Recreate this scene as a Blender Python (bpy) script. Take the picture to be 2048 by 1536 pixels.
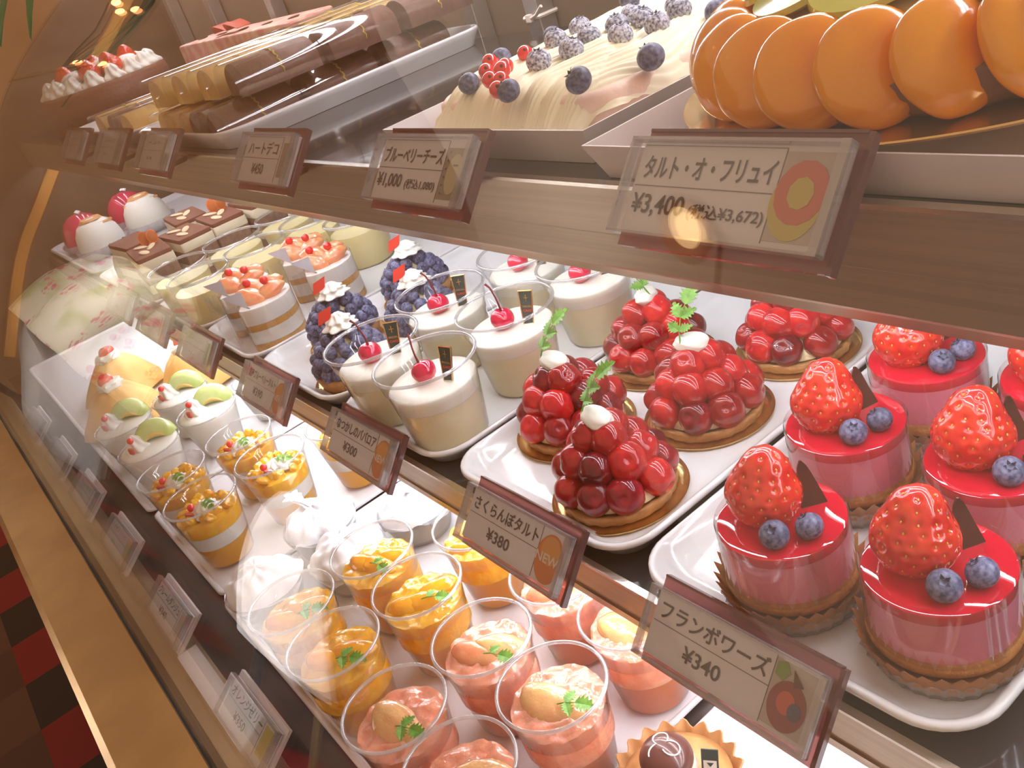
import bpy, bmesh, math, random
from mathutils import Vector, Matrix, Euler, noise

for _o in list(bpy.data.objects):
    bpy.data.objects.remove(_o, do_unlink=True)
S = bpy.context.scene
COL = S.collection
R = math.radians
random.seed(7)

# ------------------------------------------------------------------ camera, world, exposure
CAM_LOC = Vector((0.0, -0.2135, 0.35))
YAW, PIT, ROL = 1.06799336, 0.47409571, 0.33544739
_f = Vector((-math.sin(YAW) * math.cos(PIT), math.cos(YAW) * math.cos(PIT), -math.sin(PIT)))
_r = Vector((math.cos(YAW), math.sin(YAW), 0))
_d = _f.cross(_r)
_r2 = math.cos(ROL) * _r + math.sin(ROL) * _d
_d2 = -math.sin(ROL) * _r + math.cos(ROL) * _d
cam_data = bpy.data.cameras.new('camera')
cam_data.sensor_width = 36.0
cam_data.lens = 36.0 * 1827.37 / 2048.0
cam_data.clip_start = 0.01
cam = bpy.data.objects.new('camera', cam_data)
COL.objects.link(cam)
m3 = Matrix((_r2, -_d2, -_f)).transposed()
cam.matrix_world = Matrix.Translation(CAM_LOC) @ m3.to_4x4()
S.camera = cam

world = bpy.data.worlds.new('shop_interior')
S.world = world
world.use_nodes = True
_bg = world.node_tree.nodes['Background']
_bg.inputs[0].default_value = (0.54, 0.365, 0.245, 1)
_bg.inputs[1].default_value = 1.45

S.view_settings.view_transform = 'Standard'
S.view_settings.look = 'None'
S.view_settings.gamma = 1.0
S.view_settings.exposure = 0.0
S.view_settings.use_curve_mapping = False
S.cycles.transparent_max_bounces = 48
S.cycles.max_bounces = 10

# light powers (the LED strips of the showcase)
LED_TOP, LED_UPPER, LED_MIDDLE = 30.0, 45.0, 62.0
LED_COL = (0.95, 0.95, 1.0)

# two added fill lights, no real fixtures, brightening the cloth stand-ins for their reflections
for _loc, _to, _en, _sp in (((-0.95, 0.16, 0.64), (-1.28, -0.58, -0.08), 4.6, 26), ((-1.72, 0.18, 0.66), (-2.12, -0.42, 0.10), 0.9, 50)):
    _l = bpy.data.lights.new('reflection_fill', 'AREA')
    _l.shape = 'DISK'; _l.size = 0.06; _l.energy = _en; _l.color = (1.0, 0.95, 0.92); _l.spread = R(_sp)
    _lo = bpy.data.objects.new('reflection_fill', _l)
    COL.objects.link(_lo)
    _lo.location = _loc
    _lo.rotation_euler = (Vector(_to) - Vector(_loc)).to_track_quat('-Z', 'Y').to_euler()

# ------------------------------------------------------------------ materials
def nt(name):
    m = bpy.data.materials.new(name)
    m.use_nodes = True
    t = m.node_tree
    t.nodes.clear()
    out = t.nodes.new('ShaderNodeOutputMaterial')
    return m, t, out

def pbr(name, col, rough=0.5, metal=0.0, coat=0.0, sss=0.0, sssr=(0.01, 0.005, 0.003), spec=0.5,
        trans=0.0, ior=1.45, var=None, vscale=30.0, bump=0.0, bscale=200.0, rnd=0.0, wave=None, detail=4.0, coatr=0.03):
    """Principled material; var = second colour mixed in by object-space noise, rnd = per-object brightness spread."""
    m, t, out = nt(name)
    p = t.nodes.new('ShaderNodeBsdfPrincipled')
    t.links.new(p.outputs[0], out.inputs[0])
    I = p.inputs
    I['Base Color'].default_value = (*col, 1)
    I['Roughness'].default_value = rough
    I['Metallic'].default_value = metal
    I['Coat Weight'].default_value = coat
    I['Coat Roughness'].default_value = coatr
    I['Specular IOR Level'].default_value = spec
    I['Transmission Weight'].default_value = trans
    I['IOR'].default_value = ior
    if sss:
        I['Subsurface Weight'].default_value = sss
        I['Subsurface Radius'].default_value = sssr
        I['Subsurface Scale'].default_value = 1.0
    tc = t.nodes.new('ShaderNodeTexCoord')
    src = None
    if var is not None:
        n = t.nodes.new('ShaderNodeTexNoise')
        n.inputs['Scale'].default_value = vscale
        n.inputs['Detail'].default_value = detail
        t.links.new(tc.outputs['Object'], n.inputs['Vector'])
        r = t.nodes.new('ShaderNodeMapRange')
        r.inputs[1].default_value = 0.36
        r.inputs[2].default_value = 0.64
        t.links.new(n.outputs['Fac'], r.inputs[0])
        mx = t.nodes.new('ShaderNodeMix')
        mx.data_type = 'RGBA'
        mx.inputs[6].default_value = (*col, 1)
        mx.inputs[7].default_value = (*var, 1)
        t.links.new(r.outputs[0], mx.inputs[0])
        src = mx.outputs[2]
        t.links.new(src, I['Base Color'])
    if rnd:
        oi = t.nodes.new('ShaderNodeObjectInfo')
        mr = t.nodes.new('ShaderNodeMapRange')
        mr.inputs[3].default_value = 1 - rnd
        mr.inputs[4].default_value = 1 + rnd
        t.links.new(oi.outputs['Random'], mr.inputs[0])
        hs = t.nodes.new('ShaderNodeHueSaturation')
        hs.inputs['Color'].default_value = (*col, 1)
        t.links.new(mr.outputs[0], hs.inputs['Value'])
        if src is not None:
            t.links.new(src, hs.inputs['Color'])
        t.links.new(hs.outputs[0], I['Base Color'])
    if bump:
        n2 = t.nodes.new('ShaderNodeTexNoise')
        n2.inputs['Scale'].default_value = bscale
        n2.inputs['Detail'].default_value = 3
        t.links.new(tc.outputs['Object'], n2.inputs['Vector'])
        b = t.nodes.new('ShaderNodeBump')
        b.inputs['Strength'].default_value = bump
        b.inputs['Distance'].default_value = 0.002
        t.links.new(n2.outputs['Fac'], b.inputs['Height'])
        t.links.new(b.outputs[0], I['Normal'])
        if coat: t.links.new(b.outputs[0], I['Coat Normal'])
    return m

def clear(name, tint=(1, 1, 1), f0=0.05, rough=0.02, gain=1.0, haze=0.0, hazecol=(0.9, 0.9, 0.92)):
    """Thin clear sheet: what passes straight through plus what its surface reflects (Schlick)."""
    m, t, out = nt(name)
    tr = t.nodes.new('ShaderNodeBsdfTransparent')
    tr.inputs[0].default_value = (*tint, 1)
    gl = t.nodes.new('ShaderNodeBsdfGlossy')
    gl.inputs['Roughness'].default_value = rough
    g = t.nodes.new('ShaderNodeNewGeometry')
    dp = t.nodes.new('ShaderNodeVectorMath'); dp.operation = 'DOT_PRODUCT'
    t.links.new(g.outputs['Incoming'], dp.inputs[0]); t.links.new(g.outputs['Normal'], dp.inputs[1])
    ab = t.nodes.new('ShaderNodeMath'); ab.operation = 'ABSOLUTE'
    t.links.new(dp.outputs['Value'], ab.inputs[0])
    om = t.nodes.new('ShaderNodeMath'); om.operation = 'SUBTRACT'; om.inputs[0].default_value = 1.0
    t.links.new(ab.outputs[0], om.inputs[1])
    pw = t.nodes.new('ShaderNodeMath'); pw.operation = 'POWER'; pw.inputs[1].default_value = 5.0
    t.links.new(om.outputs[0], pw.inputs[0])
    ma = t.nodes.new('ShaderNodeMath'); ma.operation = 'MULTIPLY_ADD'; ma.use_clamp = True
    ma.inputs[1].default_value = (1 - f0) * gain
    ma.inputs[2].default_value = f0 * gain
    t.links.new(pw.outputs[0], ma.inputs[0])
    mx = t.nodes.new('ShaderNodeMixShader')
    t.links.new(ma.outputs[0], mx.inputs[0])
    base = tr.outputs[0]
    if haze:
        df = t.nodes.new('ShaderNodeBsdfDiffuse'); df.inputs[0].default_value = (*hazecol, 1)
        tl = t.nodes.new('ShaderNodeBsdfTranslucent'); tl.inputs[0].default_value = (*hazecol, 1)
        h1 = t.nodes.new('ShaderNodeMixShader'); h1.inputs[0].default_value = 0.5
        t.links.new(df.outputs[0], h1.inputs[1]); t.links.new(tl.outputs[0], h1.inputs[2])
        h2 = t.nodes.new('ShaderNodeMixShader'); h2.inputs[0].default_value = haze
        t.links.new(tr.outputs[0], h2.inputs[1]); t.links.new(h1.outputs[0], h2.inputs[2])
        base = h2.outputs[0]
    t.links.new(base, mx.inputs[1]); t.links.new(gl.outputs[0], mx.inputs[2])
    t.links.new(mx.outputs[0], out.inputs[0])
    return m

def emit(name, col, power):
    m, t, out = nt(name)
    e = t.nodes.new('ShaderNodeEmission')
    e.inputs[0].default_value = (*col, 1)
    e.inputs[1].default_value = power
    t.links.new(e.outputs[0], out.inputs[0])
    return m

def brushed(name, c1, c2, rough=0.3, metal=0.8):
    """Metal profile with fine lines drawn along X."""
    m, t, out = nt(name)
    p = t.nodes.new('ShaderNodeBsdfPrincipled')
    t.links.new(p.outputs[0], out.inputs[0])
    p.inputs['Metallic'].default_value = metal
    p.inputs['Roughness'].default_value = rough
    tc = t.nodes.new('ShaderNodeTexCoord')
    mp = t.nodes.new('ShaderNodeMapping')
    mp.inputs['Scale'].default_value = (1.2, 170, 170)
    t.links.new(tc.outputs['Object'], mp.inputs[0])
    n = t.nodes.new('ShaderNodeTexNoise'); n.inputs['Scale'].default_value = 1.6; n.inputs['Detail'].default_value = 3
    t.links.new(mp.outputs[0], n.inputs['Vector'])
    mx = t.nodes.new('ShaderNodeMix'); mx.data_type = 'RGBA'
    mx.inputs[6].default_value = (*c1, 1); mx.inputs[7].default_value = (*c2, 1)
    r = t.nodes.new('ShaderNodeMapRange'); r.inputs[1].default_value = 0.38; r.inputs[2].default_value = 0.62
    t.links.new(n.outputs['Fac'], r.inputs[0]); t.links.new(r.outputs[0], mx.inputs[0])
    t.links.new(mx.outputs[2], p.inputs['Base Color'])
    return m

M = {}
M['porcelain'] = pbr('white_porcelain', (0.80, 0.80, 0.82), 0.12, coat=0.3)
M['board'] = pbr('white_paper_board', (0.82, 0.80, 0.83), 0.45)
M['black_shelf'] = pbr('black_glossy_shelf', (0.030, 0.026, 0.026), 0.12, coat=0.4)
M['deck'] = pbr('dark_deck', (0.045, 0.035, 0.032), 0.35, var=(0.065, 0.05, 0.045), vscale=25)
M['fascia'] = brushed('brushed_bronze', (0.50, 0.40, 0.30), (0.57, 0.46, 0.35), 0.28, 0.75)
M['bright_edge'] = pbr('polished_edge', (0.85, 0.80, 0.72), 0.15, metal=1.0)
M['gold'] = pbr('gold_metal', (0.44, 0.28, 0.12), 0.40, metal=0.85, var=(0.37, 0.23, 0.10), vscale=14, bump=0.06, bscale=420)
M['goldfoil'] = pbr('gold_foil_card', (0.78, 0.52, 0.22), 0.22, metal=0.9)
M['gasket'] = pbr('black_rubber', (0.012, 0.011, 0.012), 0.4)
M['backwall'] = pbr('brown_back_panel', (0.125, 0.080, 0.050), 0.35, var=(0.155, 0.10, 0.064), vscale=3)
M['steel'] = pbr('grey_steel', (0.50, 0.46, 0.44), 0.3, metal=0.85)
M['glass'] = clear('showcase_glass', (0.97, 0.97, 0.965), 0.045, 0.0, 1.0)
M['clearcup'] = clear('clear_plastic_cup', (0.97, 0.975, 0.98), 0.05, 0.06, 1.0, haze=0.02)
M['cuprim'] = clear('cup_rim_plastic', (0.93, 0.94, 0.96), 0.22, 0.08, 1.0, haze=0.26, hazecol=(0.95, 0.95, 0.97))
M['film'] = clear('clear_cake_film', (0.975, 0.975, 0.98), 0.08, 0.06, 1.5, haze=0.025)
M['acrylic'] = clear('brown_acrylic', (0.66, 0.40, 0.39), 0.06, 0.05, 1.0, haze=0.30, hazecol=(0.62, 0.36, 0.36))
M['acrylic_edge'] = pbr('dark_acrylic_edge', (0.15, 0.07, 0.07), 0.12, coat=0.5)
M['cover'] = clear('clear_acrylic_cover', (0.96, 0.96, 0.96), 0.06, 0.03, 1.0, haze=0.05)
M['cover_edge'] = clear('clear_acrylic_edge', (0.80, 0.78, 0.78), 0.22, 0.08, 1.0, haze=0.22)
M['card'] = pbr('white_card', (0.80, 0.79, 0.84), 0.55)
M['ink'] = pbr('dark_ink', (0.045, 0.035, 0.045), 0.6)
M['ink_line'] = pbr('grey_ink', (0.16, 0.14, 0.16), 0.6)
M['orange_sticker'] = pbr('orange_sticker', (0.72, 0.23, 0.045), 0.5)
M['white_ink'] = pbr('white_ink', (0.85, 0.80, 0.75), 0.5)
M['white_paper'] = pbr('thin_white_paper', (0.88, 0.88, 0.92), 0.7, sss=0.2, sssr=(0.01, 0.01, 0.01), bump=0.5, bscale=60)
M['cardboard'] = pbr('white_cake_box', (0.74, 0.70, 0.72), 0.5)
M['foil'] = pbr('silver_foil', (0.85, 0.86, 0.88), 0.16, metal=1.0, bump=0.6, bscale=160)
M['cream'] = pbr('whipped_cream', (0.93, 0.91, 0.84), 0.5, sss=0.25, sssr=(0.006, 0.005, 0.004))
M['butter_cream'] = pbr('yellowish_piped_cream', (0.88, 0.82, 0.62), 0.45)
M['pink_cream'] = pbr('pink_beige_cream', (0.90, 0.68, 0.58), 0.5, sss=0.2, sssr=(0.006, 0.004, 0.003), bump=0.3, bscale=120)
M['custard'] = pbr('pale_custard', (0.93, 0.83, 0.56), 0.35, sss=0.25, sssr=(0.008, 0.006, 0.003))
M['milk'] = pbr('milk_bavarois', (0.95, 0.91, 0.80), 0.3, sss=0.25, sssr=(0.008, 0.007, 0.005))
M['pudding'] = pbr('yellow_pudding', (0.88, 0.76, 0.40), 0.3, sss=0.2, sssr=(0.008, 0.006, 0.003))
M['cherry'] = pbr('red_cherry', (0.40, 0.006, 0.016), 0.30, coat=1.0, coatr=0.015, spec=0.2, rnd=0.45, var=(0.56, 0.020, 0.018), vscale=1.4)
M['darkcherry'] = pbr('dark_red_cherry', (0.17, 0.004, 0.014), 0.30, coat=1.0, coatr=0.015, spec=0.2, rnd=0.4, var=(0.32, 0.008, 0.016), vscale=1.4)
M['candycherry'] = pbr('bright_candied_cherry', (0.66, 0.015, 0.07), 0.12, coat=1.0, coatr=0.03, sss=0.15, sssr=(0.008, 0.001, 0.002))
M['stem'] = pbr('brown_cherry_stem', (0.20, 0.025, 0.03), 0.4)
M['crust'] = pbr('baked_tart_crust', (0.62, 0.34, 0.13), 0.6, var=(0.42, 0.19, 0.06), vscale=70, bump=0.5, bscale=300)
M['darkcrust'] = pbr('chocolate_tart_crust', (0.17, 0.075, 0.045), 0.5, var=(0.28, 0.15, 0.09), vscale=45, bump=0.6, bscale=120)
M['tartcream'] = pbr('pale_almond_cream', (0.90, 0.75, 0.45), 0.4, sss=0.2, sssr=(0.006, 0.005, 0.003))
M['leaf'] = pbr('green_chervil', (0.20, 0.40, 0.07), 0.45, var=(0.12, 0.29, 0.05), vscale=7, sss=0.15, sssr=(0.002, 0.004, 0.001))
M['strawberry'] = pbr('strawberry_flesh', (0.66, 0.010, 0.010), 0.25, coat=1.0, coatr=0.04, var=(0.78, 0.045, 0.018), vscale=2.2)
M['seed'] = pbr('strawberry_seed', (0.75, 0.45, 0.08), 0.4)
M['blueberry'] = pbr('blueberry_skin', (0.045, 0.05, 0.12), 0.45, var=(0.20, 0.21, 0.34), vscale=2.6, rnd=0.3, coat=0.05)
M['sugarberry'] = pbr('sugar_dusted_blueberry', (0.07, 0.07, 0.16), 0.6, var=(0.66, 0.67, 0.76), vscale=4.5, rnd=0.2, detail=8)
M['calyx'] = pbr('blueberry_crown', (0.03, 0.025, 0.06), 0.5)
M['currant'] = pbr('redcurrant_skin', (0.78, 0.015, 0.02), 0.1, coat=1.0, sss=0.3, sssr=(0.01, 0.002, 0.001))
M['currantdot'] = pbr('currant_tip', (0.16, 0.03, 0.02), 0.6)
M['glaze'] = pbr('red_raspberry_glaze', (0.62, 0.006, 0.03), 0.03, coat=1.0, coatr=0.01, sss=0.1, sssr=(0.01, 0.001, 0.002))
M['pinkmousse'] = pbr('pink_mousse', (0.84, 0.24, 0.34), 0.45, sss=0.2, sssr=(0.008, 0.004, 0.004), bump=0.15, bscale=400)
M['sponge'] = pbr('golden_sponge', (0.72, 0.40, 0.10), 0.8, var=(0.60, 0.30, 0.07), vscale=160, bump=0.7, bscale=420)
M['darksponge'] = pbr('brown_sponge', (0.50, 0.22, 0.06), 0.8, var=(0.40, 0.16, 0.04), vscale=160, bump=0.5, bscale=420)
M['brownpaper'] = pbr('brown_baking_paper', (0.28, 0.105, 0.04), 0.45, var=(0.42, 0.18, 0.06), vscale=30)
M['paperc'] = clear('translucent_fluted_cup', (0.88, 0.89, 0.92), 0.10, 0.15, 1.0, haze=0.45, hazecol=(0.92, 0.92, 0.95))
M['choc'] = pbr('dark_chocolate', (0.085, 0.030, 0.020), 0.3, var=(0.12, 0.045, 0.03), vscale=60)
M['chocmat'] = pbr('cocoa_chocolate', (0.25, 0.095, 0.06), 0.6, var=(0.19, 0.07, 0.045), vscale=80, bump=0.3, bscale=300)
M['cocoa'] = pbr('cocoa_powder', (0.22, 0.085, 0.055), 0.85, bump=0.5, bscale=500)
M['coffee'] = pbr('soaked_sponge', (0.20, 0.11, 0.075), 0.8, var=(0.30, 0.18, 0.12), vscale=160)
M['ivory'] = pbr('ivory_cream', (0.86, 0.78, 0.60), 0.5)
M['almond'] = pbr('almond_slice', (0.80, 0.62, 0.38), 0.5)
M['red_paper'] = pbr('red_paper_flag', (0.80, 0.07, 0.045), 0.45)
M['black_paper'] = pbr('dark_pick_card', (0.045, 0.065, 0.060), 0.4)
M['white_mousse'] = pbr('white_mousse', (0.92, 0.88, 0.82), 0.5, sss=0.2, sssr=(0.006, 0.005, 0.004))
M['pinkgrapefruit'] = pbr('pink_grapefruit_flesh', (0.90, 0.30, 0.16), 0.12, coat=1.0, coatr=0.05, sss=0.3, sssr=(0.012, 0.006, 0.003), var=(0.92, 0.42, 0.20), vscale=70, bump=0.3, bscale=160)
M['whitegrapefruit'] = pbr('pale_grapefruit_flesh', (0.84, 0.50, 0.20), 0.12, coat=1.0, coatr=0.05, sss=0.2, sssr=(0.012, 0.008, 0.004), var=(0.88, 0.42, 0.21), vscale=60, bump=0.3, bscale=160)
M['orangeflesh'] = pbr('orange_segment_flesh', (0.95, 0.36, 0.015), 0.12, coat=1.0, coatr=0.04, sss=0.3, sssr=(0.012, 0.006, 0.002), var=(0.97, 0.46, 0.03), vscale=60, bump=0.3, bscale=160)
M['orangeslice'] = pbr('orange_slice_flesh', (0.85, 0.255, 0.002), 0.2, coat=1.0, coatr=0.06, sss=0.1, sssr=(0.012, 0.006, 0.002), var=(0.92, 0.37, 0.004), vscale=24, bump=0.15, bscale=90)
M['pinkjelly'] = pbr('pink_jelly', (0.90, 0.32, 0.20), 0.08, coat=1.0, coatr=0.03, sss=0.4, sssr=(0.016, 0.008, 0.004), var=(0.92, 0.42, 0.28), vscale=90, bump=0.5, bscale=150)
M['pinkjuice'] = pbr('coral_juice_jelly', (0.92, 0.30, 0.12), 0.12, coat=0.6, sss=0.4, sssr=(0.016, 0.008, 0.004))
M['orangejelly'] = pbr('orange_jelly', (0.93, 0.42, 0.02), 0.08, coat=1.0, coatr=0.03, sss=0.4, sssr=(0.016, 0.009, 0.002), var=(0.95, 0.52, 0.06), vscale=90, bump=0.5, bscale=150)
M['orangejuice'] = pbr('orange_juice_jelly', (0.92, 0.42, 0.02), 0.12, coat=0.6, sss=0.4, sssr=(0.016, 0.009, 0.002))
M['mango'] = pbr('mango_cubes', (0.90, 0.40, 0.012), 0.15, coat=1.0, coatr=0.05, sss=0.25, sssr=(0.012, 0.007, 0.002), var=(0.95, 0.54, 0.03), vscale=110, bump=0.3, bscale=160)
M['mangojelly'] = pbr('mango_jelly', (0.86, 0.42, 0.02), 0.12, coat=0.6, sss=0.25, sssr=(0.012, 0.007, 0.002))
M['melon'] = pbr('green_melon_flesh', (0.70, 0.80, 0.36), 0.22, coat=0.5, sss=0.3, sssr=(0.008, 0.009, 0.004), var=(0.58, 0.72, 0.22), vscale=60)
M['melonorange'] = pbr('melon_seed_side', (0.86, 0.58, 0.20), 0.3)
M['crepe'] = pbr('yellow_crepe', (0.88, 0.50, 0.13), 0.55, var=(0.92, 0.60, 0.22), vscale=30, sss=0.15, sssr=(0.006, 0.004, 0.002))
M['kiwi'] = pbr('kiwi_slice', (0.62, 0.60, 0.12), 0.08, coat=1.0, var=(0.52, 0.52, 0.06), vscale=40)
M['rollchoc'] = pbr('chocolate_roll', (0.20, 0.085, 0.06), 0.5, var=(0.15, 0.06, 0.045), vscale=90, bump=0.3, bscale=260)
M['rollyellow'] = pbr('yellow_roll', (0.86, 0.60, 0.22), 0.6, var=(0.80, 0.48, 0.14), vscale=60)
M['goldthread'] = pbr('gold_leaf_line', (0.80, 0.62, 0.12), 0.3, metal=0.5)
M['pinkdome'] = pbr('red_pink_glaze', (0.62, 0.03, 0.10), 0.15, coat=0.8)
M['toast'] = pbr('toasted_top', (0.72, 0.36, 0.14), 0.5)
M['ribbon'] = pbr('red_ribbon', (0.45, 0.07, 0.04), 0.35)
M['wafer'] = pbr('printed_beige_sheet', (0.72, 0.48, 0.36), 0.6, var=(0.55, 0.22, 0.20), vscale=50)
M['zip'] = pbr('pale_nylon_tie', (0.72, 0.62, 0.55), 0.4)
M['led'] = emit('led_strip_light', LED_COL, LED_UPPER)
M['led_mid'] = emit('led_strip_light_low', LED_COL, LED_MIDDLE)
M['led_top'] = emit('led_strip_light_top', LED_COL, LED_TOP)
M['leafgreen'] = pbr('plant_leaf', (0.07, 0.14, 0.04), 0.4)

def checker():
    m, t, out = nt('floor_tiles')
    p = t.nodes.new('ShaderNodeBsdfPrincipled'); t.links.new(p.outputs[0], out.inputs[0])
    p.inputs['Roughness'].default_value = 0.3
    tc = t.nodes.new('ShaderNodeTexCoord')
    mp = t.nodes.new('ShaderNodeMapping')
    mp.inputs['Location'].default_value = (1.97 * 5, 0.506 * 5, 0)
    mp.inputs['Scale'].default_value = (5, 5, 0)
    t.links.new(tc.outputs['Object'], mp.inputs[0])
    fl = t.nodes.new('ShaderNodeVectorMath'); fl.operation = 'FLOOR'
    t.links.new(mp.outputs[0], fl.inputs[0])
    dt = t.nodes.new('ShaderNodeVectorMath'); dt.operation = 'DOT_PRODUCT'; dt.inputs[1].default_value = (0.5, 0.25, 0)
    t.links.new(fl.outputs[0], dt.inputs[0])
    fr = t.nodes.new('ShaderNodeMath'); fr.operation = 'FRACT'
    t.links.new(dt.outputs['Value'], fr.inputs[0])
    cr = t.nodes.new('ShaderNodeValToRGB'); cr.color_ramp.interpolation = 'CONSTANT'
    e = cr.color_ramp.elements
    e[0].position = 0; e[0].color = (0.16, 0.006, 0.012, 1)
    e[1].position = 0.12; e[1].color = (0.085, 0.040, 0.028, 1)
    e.new(0.38).color = (0.010, 0.009, 0.012, 1)
    e.new(0.62).color = (0.060, 0.028, 0.020, 1)
    t.links.new(fr.outputs[0], cr.inputs[0])
    t.links.new(cr.outputs[0], p.inputs['Base Color'])
    return m
M['floor'] = checker()

# ------------------------------------------------------------------ mesh helpers
class MB:
    def __init__(s):
        s.v = []; s.f = []
    def add(s, vs, fs):
        b = len(s.v)
        s.v += [tuple(q) for q in vs]
        s.f += [tuple(i + b for i in q) for q in fs]
        return s
    def rings(s, rings, closed=True, cap0=True, cap1=True):
        """Loft between rings of equal length."""
        n = len(rings[0]); vs = [p for r in rings for p in r]; fs = []
        for k in range(len(rings) - 1):
            for i in range(n if closed else n - 1):
                j = (i + 1) % n
                fs.append((k * n + i, k * n + j, (k + 1) * n + j, (k + 1) * n + i))
        if cap0: fs.append(tuple(range(n - 1, -1, -1)))
        if cap1: fs.append(tuple((len(rings) - 1) * n + i for i in range(n)))
        return s.add(vs, fs)
    def lathe(s, prof, n=48, c=(0, 0, 0), flute=0, fa=0.0, cap0=True, cap1=True):
        rg = []
        for q in prof:
            r, z = q[0], q[1]; k = q[2] if len(q) > 2 else 0.0
            ring = []
            for i in range(n):
                a = 2 * math.pi * i / n
                rr = r * (1 + k * math.cos(flute * a)) if flute else r
                ring.append((c[0] + rr * math.cos(a), c[1] + rr * math.sin(a), c[2] + z))
            rg.append(ring)
        return s.rings(rg, True, cap0, cap1)
    def ball(s, c, r, seg=20, rng=12, mat=None, fn=None):
        if not hasattr(r, '__len__'): r = (r, r, r)
        vs = []; fs = []
        def put(d):
            k = fn(d) if fn else 1.0
            p = Vector((d.x * r[0] * k, d.y * r[1] * k, d.z * r[2] * k))
            if mat: p = mat @ p
            vs.append(p + Vector(c))
        put(Vector((0, 0, -1)))
        for j in range(1, rng):
            t = math.pi * j / rng
            for i in range(seg):
                a = 2 * math.pi * i / seg
                put(Vector((math.sin(t) * math.cos(a), math.sin(t) * math.sin(a), -math.cos(t))))
        put(Vector((0, 0, 1)))
        for i in range(seg):
            fs.append((0, 1 + (i + 1) % seg, 1 + i))
        for j in range(rng - 2):
            for i in range(seg):
                a = 1 + j * seg + i; b = 1 + j * seg + (i + 1) % seg
                fs.append((a, b, b + seg, a + seg))
        L = len(vs) - 1
        for i in range(seg):
            fs.append((L, 1 + (rng - 2) * seg + i, 1 + (rng - 2) * seg + (i + 1) % seg))
        return s.add(vs, fs)
    def box(s, lo, hi, mat=None):
        x0, y0, z0 = lo; x1, y1, z1 = hi
        vs = [(x0, y0, z0), (x1, y0, z0), (x1, y1, z0), (x0, y1, z0), (x0, y0, z1), (x1, y0, z1), (x1, y1, z1), (x0, y1, z1)]
        if mat: vs = [mat @ Vector(q) for q in vs]
        return s.add(vs, [(3, 2, 1, 0), (4, 5, 6, 7), (0, 1, 5, 4), (1, 2, 6, 5), (2, 3, 7, 6), (3, 0, 4, 7)])
    def tube(s, pts, r, n=8, closed=False):
        pts = [Vector(p) for p in pts]; rg = []
        N = len(pts); up = Vector((0, 0, 1))
        rr = r if hasattr(r, '__len__') else [r] * N
        prev = None
        for i, p in enumerate(pts):
            if closed: t = pts[(i + 1) % N] - pts[i - 1]
            else: t = pts[min(i + 1, N - 1)] - pts[max(i - 1, 0)]
            t.normalize()
            a = t.cross(up) if prev is None else prev - t * prev.dot(t)
            if a.length < 1e-6: a = t.cross(Vector((1, 0, 0)))
            a.normalize(); b = t.cross(a); prev = a
            rg.append([p + rr[i] * (math.cos(2 * math.pi * k / n) * a + math.sin(2 * math.pi * k / n) * b) for k in range(n)])
        if closed:
            rg.append(rg[0]); return s.rings(rg, True, False, False)
        return s.rings(rg, True, True, True)
    def torus(s, R0, r, z, n=64, m=8, c=(0, 0), ry=None):
        return s.tube([(c[0] + R0 * math.cos(2 * math.pi * i / n), c[1] + (ry or R0) * math.sin(2 * math.pi * i / n), z) for i in range(n)], r, m, True)
    def mesh(s, name, smooth=True, angle=40):
        me = bpy.data.meshes.new(name)
        me.from_pydata(s.v, [], s.f)
        me.validate(); me.update()
        bm = bmesh.new(); bm.from_mesh(me)
        bmesh.ops.recalc_face_normals(bm, faces=bm.faces)
        bm.to_mesh(me); bm.free()
        if smooth:
            me.shade_smooth()
            me.set_sharp_from_angle(angle=R(angle))
        return me

def xf(mb, mat):
    mb.v = [tuple(mat @ Vector(q)) for q in mb.v]
    return mb

def obj(name, mb, mat, parent=None, loc=(0, 0, 0), rot=(0, 0, 0), sc=None, smooth=True, bevel=0.0, sub=0, angle=40):
    me = mb.mesh(name, smooth, angle) if isinstance(mb, MB) else mb
    if isinstance(mb, MB):
        me.materials.append(M[mat] if isinstance(mat, str) else mat)
    o = bpy.data.objects.new(name, me)
    COL.objects.link(o)
    o.parent = parent; o.location = loc; o.rotation_euler = rot
    if sc is not None: o.scale = sc if hasattr(sc, '__len__') else (sc, sc, sc)
    if bevel:
        b = o.modifiers.new('edge', 'BEVEL'); b.width = bevel; b.segments = 2; b.limit_method = 'ANGLE'
    if sub:
        b = o.modifiers.new('soft', 'SUBSURF'); b.levels = sub; b.render_levels = sub
    return o

def tag(o, label, cat, group=None, kind=None):
    o['label'] = label
    if cat: o['category'] = cat
    if group: o['group'] = group
    if kind: o['kind'] = kind
    return o

def thing(name, label, cat, loc=(0, 0, 0), rz=0.0, group=None):
    o = bpy.data.objects.new(name, None)
    o.empty_display_size = 0.02
    COL.objects.link(o)
    o.location = loc; o.rotation_euler = (0, 0, rz)
    return tag(o, label, cat, group)

def dup(root, label, loc, rz=0.0, group=None, skip=()):
    """A copy of a thing with copies of its parts and sub-parts."""
    r = root.copy(); COL.objects.link(r)
    r.location = loc; r.rotation_euler = (0, 0, rz); r['label'] = label
    if group: r['group'] = group
    for ch in list(root.children):
        if ch.name.split('.')[0] in skip: continue
        c = ch.copy(); COL.objects.link(c); c.parent = r
        for g in list(ch.children):
            d = g.copy(); COL.objects.link(d); d.parent = c
    return r

def shift_parts(root, names, jitter, seed):
    rr = random.Random(seed)
    for ch in root.children:
        if ch.name.split('.')[0] in names:
            ch.rotation_euler.z += rr.uniform(-1, 1) * jitter

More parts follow.
